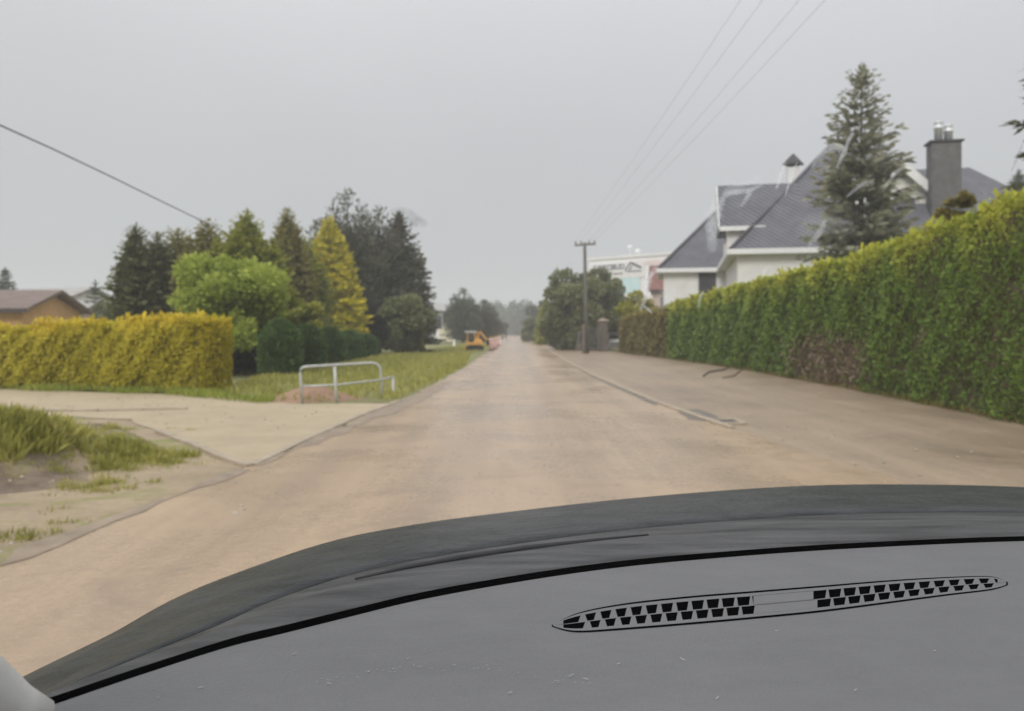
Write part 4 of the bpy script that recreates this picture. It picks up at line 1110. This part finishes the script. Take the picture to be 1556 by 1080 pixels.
# ------------------------------------------------------------------ far left of the road: trees, hut, digger, barriers
pine('pine_tree', 'far tall dark tree left of the road beyond the digger', 704, 104, 438, 25, M['pine'], 9000, 'far pines beyond the digger')
pine('pine_tree', 'far dark tree with lower crown beside the road beyond the digger', 735, 108, 456, 24, M['pine'], 8000, 'far pines beyond the digger')
broad('leafy_tree', 'hazy low trees behind the cream site hut', 690, 125, 468, 512, 14, M['far_tree'], 2500, 12, .5)
broad('leafy_tree', 'hazy greenish tree between the dark pines and the small far house', 645, 100, 462, 520, 14, M['far_tree'], 2600, 12, .5)
broad('shrub', 'far green bush at the road edge below the hazy forest', 757, 160, 484, 514, 12, M['far_tree'], 1800, 10, .5, cat='shrub')
simple_house('house', 'tiny far house left of the cream hut between trees', 651, 672, 122, 472, 461, 6, M['white_wall'], M['roof_pale'], R(8), .5)
hut = thing('site_hut', 'small cream yellow site hut beyond the verge', 'hut', (X(679, 112), 112, 0))
x0, x1 = X(668, 112), X(690, 112); z0_, z1_ = Z(519, 112), Z(498, 112)
m_ = MB(); m_.box(((x0 + x1) / 2, 113, (z0_ + z1_) / 2), (x1 - x0, 2, z1_ - z0_)); m_.build('wall', M['hut'], hut)
m_ = MB(); m_.box(((x0 + x1) / 2, 113, z1_ + .05), (x1 - x0 + .2, 2.3, .1)); m_.build('roof', M['white_trim'], hut)
m_ = MB(); m_.box(((x0 + x1) / 2, 111.97, Z(509, 112)), (x1 - x0, .06, .12)); m_.build('band', M['gate'], hut)
m_ = MB()
for s_ in (.1, .5, .9): m_.box((x0 + (x1 - x0) * s_, 113, z0_ / 2), (.2, 1.8, z0_))
m_.build('feet', M['concrete'], hut)
m_ = MB(); q = G(690, 527); m_.lathe((q.x, q.y, 0), [(.3, 0), (.3, .05), (.12, .06), (.1, .55), (.09, .75), (.04, .78)], 12)
tag(m_.build('marker_post', M['white_paint'], None, True), 'white marker post on the verge left of the digger', 'post')

def digger():
    Y = 64.0; x = X(722, Y)
    root = thing('mini_digger', 'small orange mini digger with canopy standing left of the road', 'digger', (x, Y, 0))
    for s_ in (-.45, .45):
        m_ = MB(); n = 16; pr = []
        for k in range(n):
            a = 2 * math.pi * k / n
            pr.append((math.cos(a) * .22 + (.48 if math.cos(a) > 0 else -.48), math.sin(a) * .22 + .23))
        vs = [(x + px_, Y + s_ + dy, z) for dy in (-.13, .13) for px_, z in pr]
        m_.add(vs, [tuple(range(n)), tuple(range(2 * n - 1, n - 1, -1))] + [(i, (i + 1) % n, (i + 1) % n + n, i + n) for i in range(n)])
        m_.build('track', M['rubber'], root)
    m_ = MB(); m_.box((x, Y, .42), (.7, .7, .12)); m_.box((x - .02, Y, .60), (1.35, .95, .22)); m_.hexa([Vector(v) for v in ((x - .1, Y - .47, .715), (x + .62, Y - .47, .715), (x + .62, Y + .47, .715), (x - .1, Y + .47, .715), (x, Y - .42, 1.0), (x + .5, Y - .42, .95), (x + .5, Y + .42, .95), (x, Y + .42, 1.0))])
    m_.build('body', M['orange'], root, bevel=.02)
    m_ = MB()
    for dx in (-.62, -.02):
        for s_ in (-.4, .4): MB().bar((x + dx, Y + s_, .7), (x + dx, Y + s_, 1.5), .07, .07, (0, 1, 0)).build('canopy_post', M['orange'], root)
    m_.bar((x - .02, Y - .38, 1.1), (x - .02, Y + .38, 1.1), .08, .7)
    m_.build('side_panel', M['orange'], root)
    m_ = MB(); m_.box((x - .35, Y, 1.54), (.95, 1.0, .09)); m_.build('canopy', M['white_paint'], root, bevel=.02)
    m_ = MB(); m_.box((x - .3, Y, .8), (.35, .4, .16)); m_.box((x - .12, Y, 1.0), (.1, .4, .4)); m_.build('seat', M['rubber'], root)
    m_ = MB(); m_.tube([(x + .2, Y - .2, .85), (x + .25, Y - .2, 1.45), (x + .45, Y - .2, 1.55)], [.11, .1, .08], 8); m_.build('boom', M['orange'], root)
    m_ = MB(); m_.bar((x + .42, Y - .2, 1.55), (x + .98, Y - .2, .85), .12, .14); m_.build('dipper_arm', M['orange'], root)
    m_ = MB(); m_.add([(x + .85, Y - .4, .88), (x + 1.1, Y - .4, .85), (x + 1.15, Y - .4, .5), (x + .95, Y - .4, .42), (x + .85, Y, .88), (x + 1.1, Y, .85), (x + 1.15, Y, .5), (x + .95, Y, .42)], [(0, 1, 2, 3), (7, 6, 5, 4), (0, 4, 5, 1), (1, 5, 6, 2), (2, 6, 7, 3)])
    m_.build('bucket', M['rubber'], root)
    m_ = MB(); m_.box((x - .85, Y, .25), (.08, 1.1, .35)); m_.build('blade', M['orange'], root)
digger()
def barrier(label, px, yb, tilt):
    b = G(px, yb)
    root = thing('road_barrier', label, 'barrier', b, 'red and white road work barriers')
    m_ = MB()
    for i in range(6):
        m_.box((b.x, b.y, .28 + i * .13), (.34, .05, .126), 0, i % 2, 0, R(tilt) * 0)
    m_.build('board', [M['red'], M['white_paint']], root)
    m_ = MB(); m_.box((b.x, b.y, .05), (.5, .38, .1)); m_.build('foot', M['rubber'], root, bevel=.02)
    m_ = MB(); m_.lathe((b.x, b.y, 1.0), [(.05, 0), (.09, .06), (.09, .14), (.03, .18)], 10); m_.build('lamp', M['orange'], root)
barrier('nearest red and white road barrier beside the digger', 746, 533, 0)
barrier('second red and white road barrier, just behind the first', 752, 530, 0)
barrier('third red and white road barrier at the road edge', 757, 526, 0)
post0 = None
for i, (px, yb, lab) in enumerate([(761, 522, 'white guide post just past the barriers'), (766, 519, 'white guide post midway along the far road edge'), (771, 513, 'farthest white guide post where the road fades')]):
    b = G(px, yb)
    root = thing('guide_post', lab, 'post', b, 'white guide posts along the far road')
    m_ = MB(); m_.lathe(b, [(.09, 0), (.09, 1.0), (.02, 1.1)], 8); m_.build('post', M['white_paint'], root)
    m_ = MB(); m_.box((b.x, b.y - .09, .8), (.1, .02, .2)); m_.build('reflector', M['red'], root)

# far forest closing the road
def forest():
    Cs, Ds, Ts = [], [], []
    for i in range(170):
        Y = rng.uniform(280, 380); px = rng.uniform(560, 1010)
        base = 466 if px < 740 else (461 if px < 800 else 466)
        top = base + rng.normal() * 4 - 2 * math.sin(px / 14)
        h_ = Z(top, Y); Rr = rng.uniform(2.2, 4.0)
        C, D, T = dense_pts(h_, Rr, 420, 1.1, 'cone' if rng.random() < .6 else 'egg', amp=.25)
        C += np.array([X(px, Y), Y, 0]); Cs.append(C); Ds.append(D); Ts.append(T + rng.normal() * .15)
    for i in range(240):
        Y = rng.uniform(300, 420); px = rng.uniform(-120, 1700)
        h_ = rng.uniform(7, 11); C, D, T = dense_pts(h_, rng.uniform(2.5, 4), 220, 1.4, 'egg', amp=.25)
        C += np.array([X(px, Y), Y, 0]); Cs.append(C); Ds.append(D); Ts.append(T)
    o = leaves('forest', np.concatenate(Cs), np.concatenate(Ds), .35, np.concatenate(Ts), M['far_tree'])
    tag(o, 'hazy far woodland closing the end of the road', 'forest', kind='stuff')
forest()

# ------------------------------------------------------------------ utility pole and wires
pY = 57.0; pxx = X(889, pY); pz = Z(371, pY)
po = thing('utility_pole', 'wooden utility pole with crossarm in front of the gate trees', 'utility pole', (pxx, pY, 0))
m_ = MB(); m_.tube([(pxx + .12, pY, -.1), (pxx + .04, pY, pz * .5), (pxx - .03, pY, pz + .12)], [.17, .14, .11], 12); m_.build('pole', M['wood_pole'], po, True)
m_ = MB(); m_.bar((pxx - .75, pY, pz - .08), (pxx + .75, pY, pz + .02), .11, .13); m_.build('crossarm', M['wood_pole'], po)
m_ = MB(); m_.bar((pxx - .12, pY - .02, -.1), (pxx - .13, pY - .02, 2.1), .2, .24, (0, 1, 0)); m_.build('concrete_stub', M['stone'], po)
offs = (-.68, -.3, .3, .68)
for o_ in offs:
    m_ = MB(); m_.lathe((pxx + o_, pY, pz + .03 + o_ * .05), [(.03, 0), (.03, .06), (.09, .07), (.06, .13), (.09, .14), (.05, .24)], 10); m_.build('insulator', M['porcelain'], po, True)
near = [X(1110, 18.9), X(1142, 18.9), X(1195, 18.9), X(1232, 18.9)]
ordn = ['first from the left of', 'second from the left of', 'third from the left of', 'rightmost of']
for i, o_ in enumerate(offs):
    a = Vector((pxx + o_, pY, pz + .27)); nx = near[i]
    tdir = (Vector((nx, 18.9, 9.5)) - a) / (pY - 18.9)
    e = a + tdir * (pY + 8)
    pts = []
    for k in range(33):
        t = k / 32; q = a.lerp(e, t); q.z -= .35 * math.sin(math.pi * t); pts.append(q)
    tag(MB().tube(pts, .0035, 6).build('power_line', M['cable'], None, True), f'thin power line, {ordn[i]} the four above the road', 'power line', 'power lines above the road')
a, b = P(-130, 133, 16.5), P(560, 455, 62)
pts = []
q0, q1 = P(0, 190, 19), P(345, 352, 36)
for k in range(25):
    t = k / 24; q = a.lerp(b, t); pts.append(q)
pts = [P(-150, 122, 13.5), P(-60, 163, 16), P(0, 190, 18), P(80, 226, 21), P(160, 264, 24.5), P(240, 303, 28.5), P(310, 337, 33), P(350, 357, 37), P(420, 392, 44), P(500, 436, 52)]
tag(MB().tube(pts, .019, 6).build('overhead_cable', M['cable'], None, True), 'thick dark overhead cable slanting down to the left garden trees', 'cable')
# fallen twigs on the right verge
m_ = MB()
t0 = G(1068, 572); t1 = G(1112, 566)
m_.tube([t0, t0 + Vector((.25, .1, .16)), t0 + Vector((.8, .3, .22)), t0 + Vector((1.25, .5, .38))], [.03, .04, .035, .015], 6)
m_.tube([t0 + Vector((.4, -1.1, .02)), t0 + Vector((.85, -.9, .08)), t0 + Vector((1.25, -.6, .3))], [.015, .03, .015], 6)
tag(m_.build('fallen_branch', M['bark'], None, True), 'pale crooked fallen branch at the foot of the right hedge', 'branch')
# gravel and clods lying about
def gravel():
    mb = MB()
    def stone(x, y, z, r):
        n0 = len(mb.v); a = random.uniform(0, 6.28)
        pts = [(0, 0, 1), (1, 0, .1), (.2, .95, .0), (-.9, .3, .1), (-.4, -.9, .05), (.6, -.75, .0), (0, 0, -.6)]
        mb.add([(x + r * random.uniform(.75, 1.25) * (p[0] * math.cos(a) - p[1] * math.sin(a)), y + r * random.uniform(.75, 1.25) * (p[0] * math.sin(a) + p[1] * math.cos(a)), z + r * .6 * p[2]) for p in pts],
               [(0, 1, 2), (0, 2, 3), (0, 3, 4), (0, 4, 5), (0, 5, 1), (6, 2, 1), (6, 3, 2), (6, 4, 3), (6, 5, 4), (6, 1, 5)])
    for k in range(420):
        x, y = rng.uniform(-9, -3.5), rng.uniform(5, 13.5); stone(x, y, float(bank_z(np.array([x]), np.array([y]))[0]), rng.uniform(.012, .045) * (1.6 if rng.random() < .06 else 1))
    for k in range(500):
        y = rng.uniform(6, 30) ; x = rng.uniform(-2.9, 3.2) if rng.random() < .3 else rng.uniform(3.5, 8.4); stone(x, y, .002, rng.uniform(.008, .028))
    for k in range(260):
        y = rng.uniform(13, 21); x = -3.2 - rng.random() * 9; stone(x, y, .0, rng.uniform(.01, .03))
    return tag(mb.build('gravel', sm), 'scattered gravel and clods on the mud', kind='stuff')
sm = surf('small_stones', (.30, .26, .21), (.45, .40, .33), 8, .8, .3, .3)
gravel()

# ------------------------------------------------------------------ the car one looks out of
car = thing('car', 'dark grey car seen from the driver seat, dashboard and bonnet', 'car', (0, 0, 0))
m, t, o = newmat('grey_dashboard_plastic')
b = t.nodes.new("ShaderNodeBsdfPrincipled")
f1 = noise(t, 3, 6, .6); f2 = noise(t, 260, 3, .6); f3 = noise(t, 14, 7, .75, stretch=(1, 2.5, 1))
t.links.new(ramp(t, mixv(t, f1, f3, .4), [(.3, (.105, .105, .109)), (.7, (.142, .142, .146))]), b.inputs['Base Color'])
b.inputs['Roughness'].default_value = .55; b.inputs['Specular IOR Level'].default_value = .35
t.links.new(bump(t, f2, .6, .002), b.inputs['Normal'])
t.links.new(b.outputs[0], o.inputs[0])
M['dash'] = m
M['gap_black'] = surf('black_gap_shade', (.002, .002, .002), (.004, .004, .004), 3, .9, .0, 0)  # near-black colour stands for shade in the vent slots and windscreen gap
M['bonnet'] = surf('dark_wet_bonnet', (.006, .008, .009), (.036, .039, .041), 7, .34, .2, .9, 22, bdist=.01, stretch=(1, 2, 1), detail=8)
M['cowl'] = surf('cowl_plastic', (.010, .010, .011), (.085, .085, .087), 4, .5, .3, .6, 26, stretch=(1, 6, 6), bdist=.006)
M['wiper'] = surf('wiper_rubber', (.015, .015, .017), (.03, .03, .032), 6, .6, .3, 0)
M['pillar_trim'] = surf('pale_pillar_trim', (.45, .44, .42), (.52, .51, .49), 3, .6, .3, .1)
M['clear'] = None
m, t, o = newmat('clear_windscreen'); tb_ = t.nodes.new("ShaderNodeBsdfTransparent"); tb_.inputs[0].default_value = (1, 1, 1, 1); t.links.new(tb_.outputs[0], o.inputs[0]); M['clear'] = m
m, t, o = newmat('rain_water'); gb = t.nodes.new("ShaderNodeBsdfGlass"); gb.inputs['IOR'].default_value = 1.33; gb.inputs['Roughness'].default_value = .02; t.links.new(gb.outputs[0], o.inputs[0]); M['water'] = m

DZ = .30
Epx = [(20, 1092), (75, 1073), (200, 1030), (340, 985), (420, 965), (520, 940), (640, 911), (800, 882), (950, 861), (1100, 847), (1250, 836), (1400, 828), (1556, 822), (1750, 818), (2000, 822), (2350, 845)]
Spx = [(40, 1066), (85, 1040), (170, 990), (290, 928), (385, 872), (520, 822), (650, 795), (800, 775), (950, 758), (1100, 745), (1250, 737), (1400, 736), (1556, 740), (1750, 752), (2000, 780), (2350, 830)]
def D_(px, py, dz=DZ): Y = dz * F / (py - HY); return Vector(((px - CX) / F * Y, Y, H - dz))
def dense_curve(pts, n):
    xs = [p[0] for p in pts]; ts = np.linspace(0, 1, n); tt = np.linspace(0, 1, len(pts))
    # Catmull-Rom
    res = []
    for s_ in ts * (len(pts) - 1):
        i = min(int(s_), len(pts) - 2); f = s_ - i
        p0, p1, p2, p3 = pts[max(i - 1, 0)], pts[i], pts[i + 1], pts[min(i + 2, len(pts) - 1)]
        res.append(tuple(.5 * ((2 * p1[c]) + (-p0[c] + p2[c]) * f + (2 * p0[c] - 5 * p1[c] + 4 * p2[c] - p3[c]) * f * f + (-p0[c] + 3 * p1[c] - 3 * p2[c] + p3[c]) * f ** 3) for c in (0, 1)))
    return res
NE = 91
Ecur = [D_(*p) for p in dense_curve(Epx, NE)]
Scur = [D_(p[0], p[1], .36) for p in dense_curve(Spx, NE)]
# dashboard top: rows from the back edge toward the seats, with a rolled back lip and front face
rows = []
lip = [(.012, -.03), (.010, -.010), (.004, -.0025), (0, 0)]
for dy, dz in lip: rows.append([e + Vector((0, dy, dz)) for e in Ecur])
for t_ in np.linspace(.04, 1, 14):
    rw = []
    for e in Ecur:
        y1 = .18; yy = e.y + (y1 - e.y) * t_
        rw.append(Vector((e.x, yy, e.z - .0 - .008 * max(0, t_ - .6) ** 2)))
    rows.append(rw)
rows.append([Vector((v.x, v.y - .03, v.z - .02)) for v in rows[-1]])
rows.append([Vector((v.x, v.y + .01, v.z - .25)) for v in rows[-1]])
def gridmesh(rows):
    mb = MB(); n = len(rows[0]); vs = [v for r_ in rows for v in r_]
    mb.add(vs, [(j * n + i, (j + 1) * n + i, (j + 1) * n + i + 1, j * n + i + 1) for j in range(len(rows) - 1) for i in range(n - 1)])
    return mb
dash = gridmesh(rows).build('dashboard', M['dash'], car, True)
# black strip painted for the shadowed gap between dashboard and glass
gap_rows = [[e + Vector((0, .004, -.02)) for e in Ecur], [e + Vector((0, .006, -.001)) for e in Ecur], [e + Vector((0, .033, -.002)) for e in Ecur], [e + Vector((0, .05, -.03)) for e in Ecur]]
gridmesh(gap_rows).build('gap_shade_strip', M['gap_black'], car, True)
# cowl and bonnet
rw = []
fr = [.0, .06, .14, .22, .30, .38]
def lerp_es(i, f):
    a = Ecur[i] + Vector((0, .036, -.004)); b_ = Scur[i]
    v = a.lerp(b_, f)
    return v
for f in fr: rw.append([lerp_es(i, f) + Vector((0, 0, (.004 if .1 < f < .25 else 0))) for i in range(NE)])
gridmesh([[v + Vector((0, 0, -.03)) for v in rw[0]]] + rw + [[v + Vector((0, .005, -.03)) for v in rw[-1]]]).build('cowl_panel', M['cowl'], car, True)
rw = []
for f in (.385, .40, .5, .62, .75, .88, 1.0): rw.append([lerp_es(i, f) + Vector((0, 0, -.012 if f == .385 else .003 * math.sin(math.pi * (f - .385) / .615))) for i in range(NE)])
dirs = []
for i in range(NE):
    tg = Scur[min(i + 1, NE - 1)] - Scur[max(i - 1, 0)]
    n_ = Vector((-tg.y, tg.x, 0)).normalized()
    dirs.append(n_)
for dd, dz in ((.05, -.012), (.12, -.04), (.22, -.10), (.30, -.2), (.33, -.5), (.33, -.9)):
    rw.append([Scur[i] + dirs[i] * dd + Vector((0, 0, dz)) for i in range(NE)])
gridmesh(rw).build('bonnet', M['bonnet'], car, True)
# wiper parked on the cowl
wp = MB()
wpts = [(540, 880, 1.02), (620, 862, 1.06), (700, 848, 1.10), (800, 833, 1.15), (900, 822, 1.19), (985, 813, 1.22)]
wv_ = [P(*p) + Vector((0, 0, .001)) for p in dense_curve3(wpts)] if False else [P(*p) for p in wpts]
wp.tube(wv_, [.002, .004, .005, .005, .004, .002], 8)
wo = wp.build('wiper', M['wiper'], car, True)
# defroster vent
up_c = [(838, 950), (880, 931), (950, 917), (1050, 906), (1150, 898), (1250, 890), (1350, 882), (1440, 877), (1505, 876), (1532, 885)]
lo_c = [(838, 952), (875, 961), (950, 957), (1050, 949), (1150, 940), (1250, 930), (1350, 917), (1440, 905), (1505, 897), (1532, 889)]
ul = dense_curve(up_c, 121); ll = dense_curve(lo_c, 121)
ve = thing('defroster_vent', None, None, (0, 0, 0)); del ve
def at_x(cv, px):
    return float(np.interp(px, [p[0] for p in cv], [p[1] for p in cv]))
def V3(px, s_, lift):   # s_ 0 on the upper outline, 1 on the lower
    y = at_x(ul, px) * (1 - s_) + at_x(ll, px) * s_
    v = D_(px, y); v.z += lift; return v
vb = MB()
pxs = np.linspace(838.5, 1531.5, 140)
for a, b_ in zip(pxs, pxs[1:]): vb.quad(V3(a, 1, .0004), V3(b_, 1, .0004), V3(b_, 0, .0004), V3(a, 0, .0004))
vent = vb.build('defroster_vent', M['gap_black'], dash)
# smooth frame inside the outline, leaving a dark line round it; slots show the flat black base, painted as their inner shade
vf = MB()
def strip(px0, px1, s0, s1, lift=.0011, n=24, slant=0):
    q = np.linspace(px0, px1, n)
    for a, b_ in zip(q, q[1:]): vf.quad(V3(a, s1, lift), V3(b_, s1, lift), V3(b_, s0, lift), V3(a, s0, lift))
strip(842, 1528, .09, .20, n=90); strip(842, 1528, .845, .955, n=90); strip(842, 1528, .515, .55, n=90)
strip(1145, 1236, .19, .525, n=12); strip(1149, 1242, .54, .85, n=12); strip(840, 856, .2, .85, n=6); strip(1516, 1529, .2, .85, n=6)
def rib(px, w0, w1, s0, s1):
    vf.add([V3(px - w1, s1, .0010), V3(px + w1, s1, .0010), V3(px + w0, s0, .0010), V3(px - w0, s0, .0010)], [(0, 1, 2, 3)])
    vf.add([V3(px + w1, s1, .0010), V3(px + w1, s1, .0003), V3(px + w0, s0, .0003), V3(px + w0, s0, .0010)], [(0, 1, 2, 3)])
for (a, b_) in ((868, 1147), (1240, 1512)):
    nR = 12
    for i in range(nR):
        px = a + (b_ - a) * (i + .5) / nR
        far = abs(px - 1190) / 350
        rib(px + 6, 1.0 + 2.6 * far, 2.6 + 5.0 * far,   .195, .52); rib(px + 13, 1.0 + 2.6 * far, 2.6 + 5.0 * far, .545, .845)
vf.build('vent_grille', M['dash'], vent)
# dust and lint lying on the dashboard
du = MB()
lint = [(305, 1046, 6, 1), (447, 995, 5, 1), (500, 1040, 5, -1), (775, 1054, 5, 1), (868, 1028, 6, 2), (890, 1033, 5, -1), (1037, 1003, 5, -2), (620, 1002, 3, 1), (690, 1012, 3, 0), (560, 1022, 3, 1), (1180, 960, 3, 0), (940, 1010, 3, 1), (1300, 1050, 3, 1), (1420, 990, 3, 0), (240, 1062, 3, 1), (1090, 1062, 3, 2)]
for px, py, l_, s_ in lint:
    l_ *= .7; a = D_(px - l_, py + s_); b_ = D_(px + l_, py - s_)
    a.z += .0012; b_.z += .0012; du.bar(a, b_, .0005, .0003)
ra_ = random.Random(3)
for i in range(40):
    tt_ = ra_.random(); px = 470 + 430 * tt_; py = 1042 - 30 * math.sin(math.pi * min(1, tt_ * 1.05)) + ra_.gauss(0, 2.5)
    a = D_(px - ra_.uniform(.6, 2.0), py + .3); b_ = D_(px + ra_.uniform(.6, 2.0), py - .3); a.z += .001; b_.z += .001; du.bar(a, b_, .0003, .0002)
tag(du.build('lint', M['lint'], dash), 'pale lint and dust specks lying on the dashboard', kind='stuff')
# left pillar trim at the foot of the windscreen
pt = MB()
q0 = P(-40, 1090, .56); 
pt.tube([P(70, 1090, .60), P(20, 1083, .585), P(-40, 1050, .56), P(-130, 980, .52), P(-330, 800, .43), P(-700, 400, .30)], [.012, .02, .026, .028, .03, .03], 12)
pt.build('pillar_trim', M['pillar_trim'], car, True)
# windscreen: raked, curved glass
ex = [e.x for e in Ecur]; ey = [e.y for e in Ecur]
def Yb(x): return float(np.interp(x, ex, ey)) + .022
def pane_pt(px, py, lift=0.0):
    ux, uz = (px - CX) / F, (HY - py) / F
    lo_, hi_ = .05, 1.6
    for _ in range(40):
        md = (lo_ + hi_) / 2
        if md - (Yb(ux * md) - .95 * (uz * md + DZ)) > 0: hi_ = md
        else: lo_ = md
    return Vector((ux * lo_, lo_ - lift * .7, H + uz * lo_ + lift * .0))
wr = []
for zz_ in np.linspace(-DZ - .004, .42, 18):
    wr.append([Vector((e.x, e.y + .022 - .95 * (zz_ + DZ), H + zz_)) for e in Ecur])
ws = gridmesh(wr).build('windscreen', M['clear'], car, True)
# runs of rain water on the glass: thin cloudy films, thickest along their middle
def film_mat(name, c, dens):
    m, t, o = newmat(name)
    a = t.nodes.new("ShaderNodeAttribute"); a.attribute_name = 'film'
    n = noise(t, 160, 4, .6)
    f = t.nodes.new("ShaderNodeMath"); f.operation = 'MULTIPLY'; t.links.new(a.outputs['Fac'], f.inputs[0]); t.links.new(n, f.inputs[1])
    g = t.nodes.new("ShaderNodeMath"); g.operation = 'MULTIPLY'; g.inputs[1].default_value = 2 * dens; g.use_clamp = True
    t.links.new(f.outputs[0], g.inputs[0])
    tp = t.nodes.new("ShaderNodeBsdfTransparent"); tl = t.nodes.new("ShaderNodeBsdfTranslucent"); tl.inputs[0].default_value = (*c, 1)
    mx = t.nodes.new("ShaderNodeMixShader")
    t.links.new(g.outputs[0], mx.inputs[0]); t.links.new(tp.outputs[0], mx.inputs[1]); t.links.new(tl.outputs[0], mx.inputs[2])
    t.links.new(mx.outputs[0], o.inputs[0])
    return m
M['water'] = film_mat('rain_water_film', (.80, .82, .83), .42)
M['painted_refraction'] = film_mat('grey_painted_refraction', (.10, .105, .10), .30)  # grey colour painted in for the dark tree image refracted by the water
class Film:
    def __init__(s): s.mb = MB(); s.a = []
    def run(s, pts, wpx, strength=1.0):
        cv = dense_curve([(p[0], p[1]) for p in pts], len(pts) * 8); n = len(cv); K = 8
        vs = []
        for i, (px, py) in enumerate(cv):
            a = cv[max(i - 1, 0)]; b_ = cv[min(i + 1, n - 1)]
            dx, dy = b_[0] - a[0], b_[1] - a[1]; l_ = math.hypot(dx, dy) or 1
            nx, ny = -dy / l_, dx / l_
            f = i / (n - 1)
            wd = wpx * (.3 + .7 * math.sin(math.pi * min(max(f, .02), .98)) ** .6) * (1 + .15 * math.sin(i * .5 + px))
            for k in range(K + 1):
                q = 2 * k / K - 1
                vs.append(pane_pt(px + nx * wd * q, py + ny * wd * q, .0006))
                s.a.append(strength * max(0, 1 - q * q) ** .8 * math.sin(math.pi * min(max(f, 0), 1)) ** .5)
        s.mb.add(vs, [(j * (K + 1) + i, j * (K + 1) + i + 1, (j + 1) * (K + 1) + i + 1, (j + 1) * (K + 1) + i) for j in range(n - 1) for i in range(K)])
    def build(s, name, mat, label):
        o = s.mb.build(name, mat, ws, True)
        at = o.data.attributes.new('film', 'FLOAT', 'POINT'); at.data.foreach_set('value', np.array(s.a, np.float32))
        return tag(o, label, kind='stuff')
fw = Film()
for pts, wd, st_ in ([[(1082, 385), (1082, 350), (1087, 320), (1098, 300)], 13, .9], [[(1092, 312), (1106, 294), (1130, 290), (1146, 286)], 6, 1], [[(1094, 300), (1112, 284), (1136, 279), (1158, 266)], 5, .6], [[(1124, 316), (1135, 300), (1142, 288), (1160, 280)], 5, .8],
                [[(1178, 290), (1186, 266), (1194, 242)], 4, .9], [[(1192, 300), (1202, 270), (1211, 246)], 3, 1], [[(1232, 256), (1250, 232), (1268, 222), (1284, 230), (1276, 244)], 6, .9],
                [[(1270, 256), (1284, 226), (1297, 196)], 4, .9], [[(1298, 156), (1308, 138)], 2.5, .8], [[(1228, 374), (1244, 354), (1256, 330)], 6, .8], [[(972, 474), (982, 446), (988, 420), (998, 404)], 5, .9], [[(978, 440), (984, 425), (996, 412)], 4, .8],
                [[(1000, 470), (1012, 450), (1030, 436)], 16, .35], [[(1256, 188), (1268, 164), (1278, 138)], 2, .6], [[(1210, 360), (1240, 340), (1300, 345)], 18, .25], [[(1285, 300), (1310, 280), (1330, 276)], 4, .6], [[(1340, 290), (1362, 262), (1380, 250)], 4, .5], [[(1060, 470), (1064, 452), (1070, 440)], 3, .6], [[(1155, 425), (1162, 412), (1168, 402)], 4, .6],
                [[(975, 462), (985, 470), (992, 476)], 3, .7]):
    fw.run(pts, wd, st_)
fw.build('rainwater', M['water'], 'whitish runs of rain water on the glass')
fs_ = Film()
for pts, wd, st_ in ([[(592, 322), (615, 322), (638, 336), (650, 342)], 9, .8], [[(610, 330), (626, 338), (636, 344)], 5, .9], [[(1536, 262), (1545, 240), (1556, 212)], 3, .8]):
    fs_.run(pts, wd, st_)
fs_.build('refraction_film', M['painted_refraction'], 'grey film on the glass painted for darkly refracted trees')

# ------------------------------------------------------------------ rain haze
hz = MB(); hz.box((0, 310, 16), (900, 780, 36))
hzo = hz.build('haze', None, None)
m, t, o = newmat('rain_haze')
pv = t.nodes.new("ShaderNodeVolumePrincipled")
pv.inputs['Color'].default_value = (.93, .96, 1, 1)
pv.inputs['Density'].default_value = .0015
pv.inputs['Anisotropy'].default_value = .1
t.links.new(pv.outputs[0], o.inputs['Volume'])
hzo.data.materials.clear(); hzo.data.materials.append(m)
tag(hzo, 'thin rain haze over the whole street', 'haze', kind='stuff')
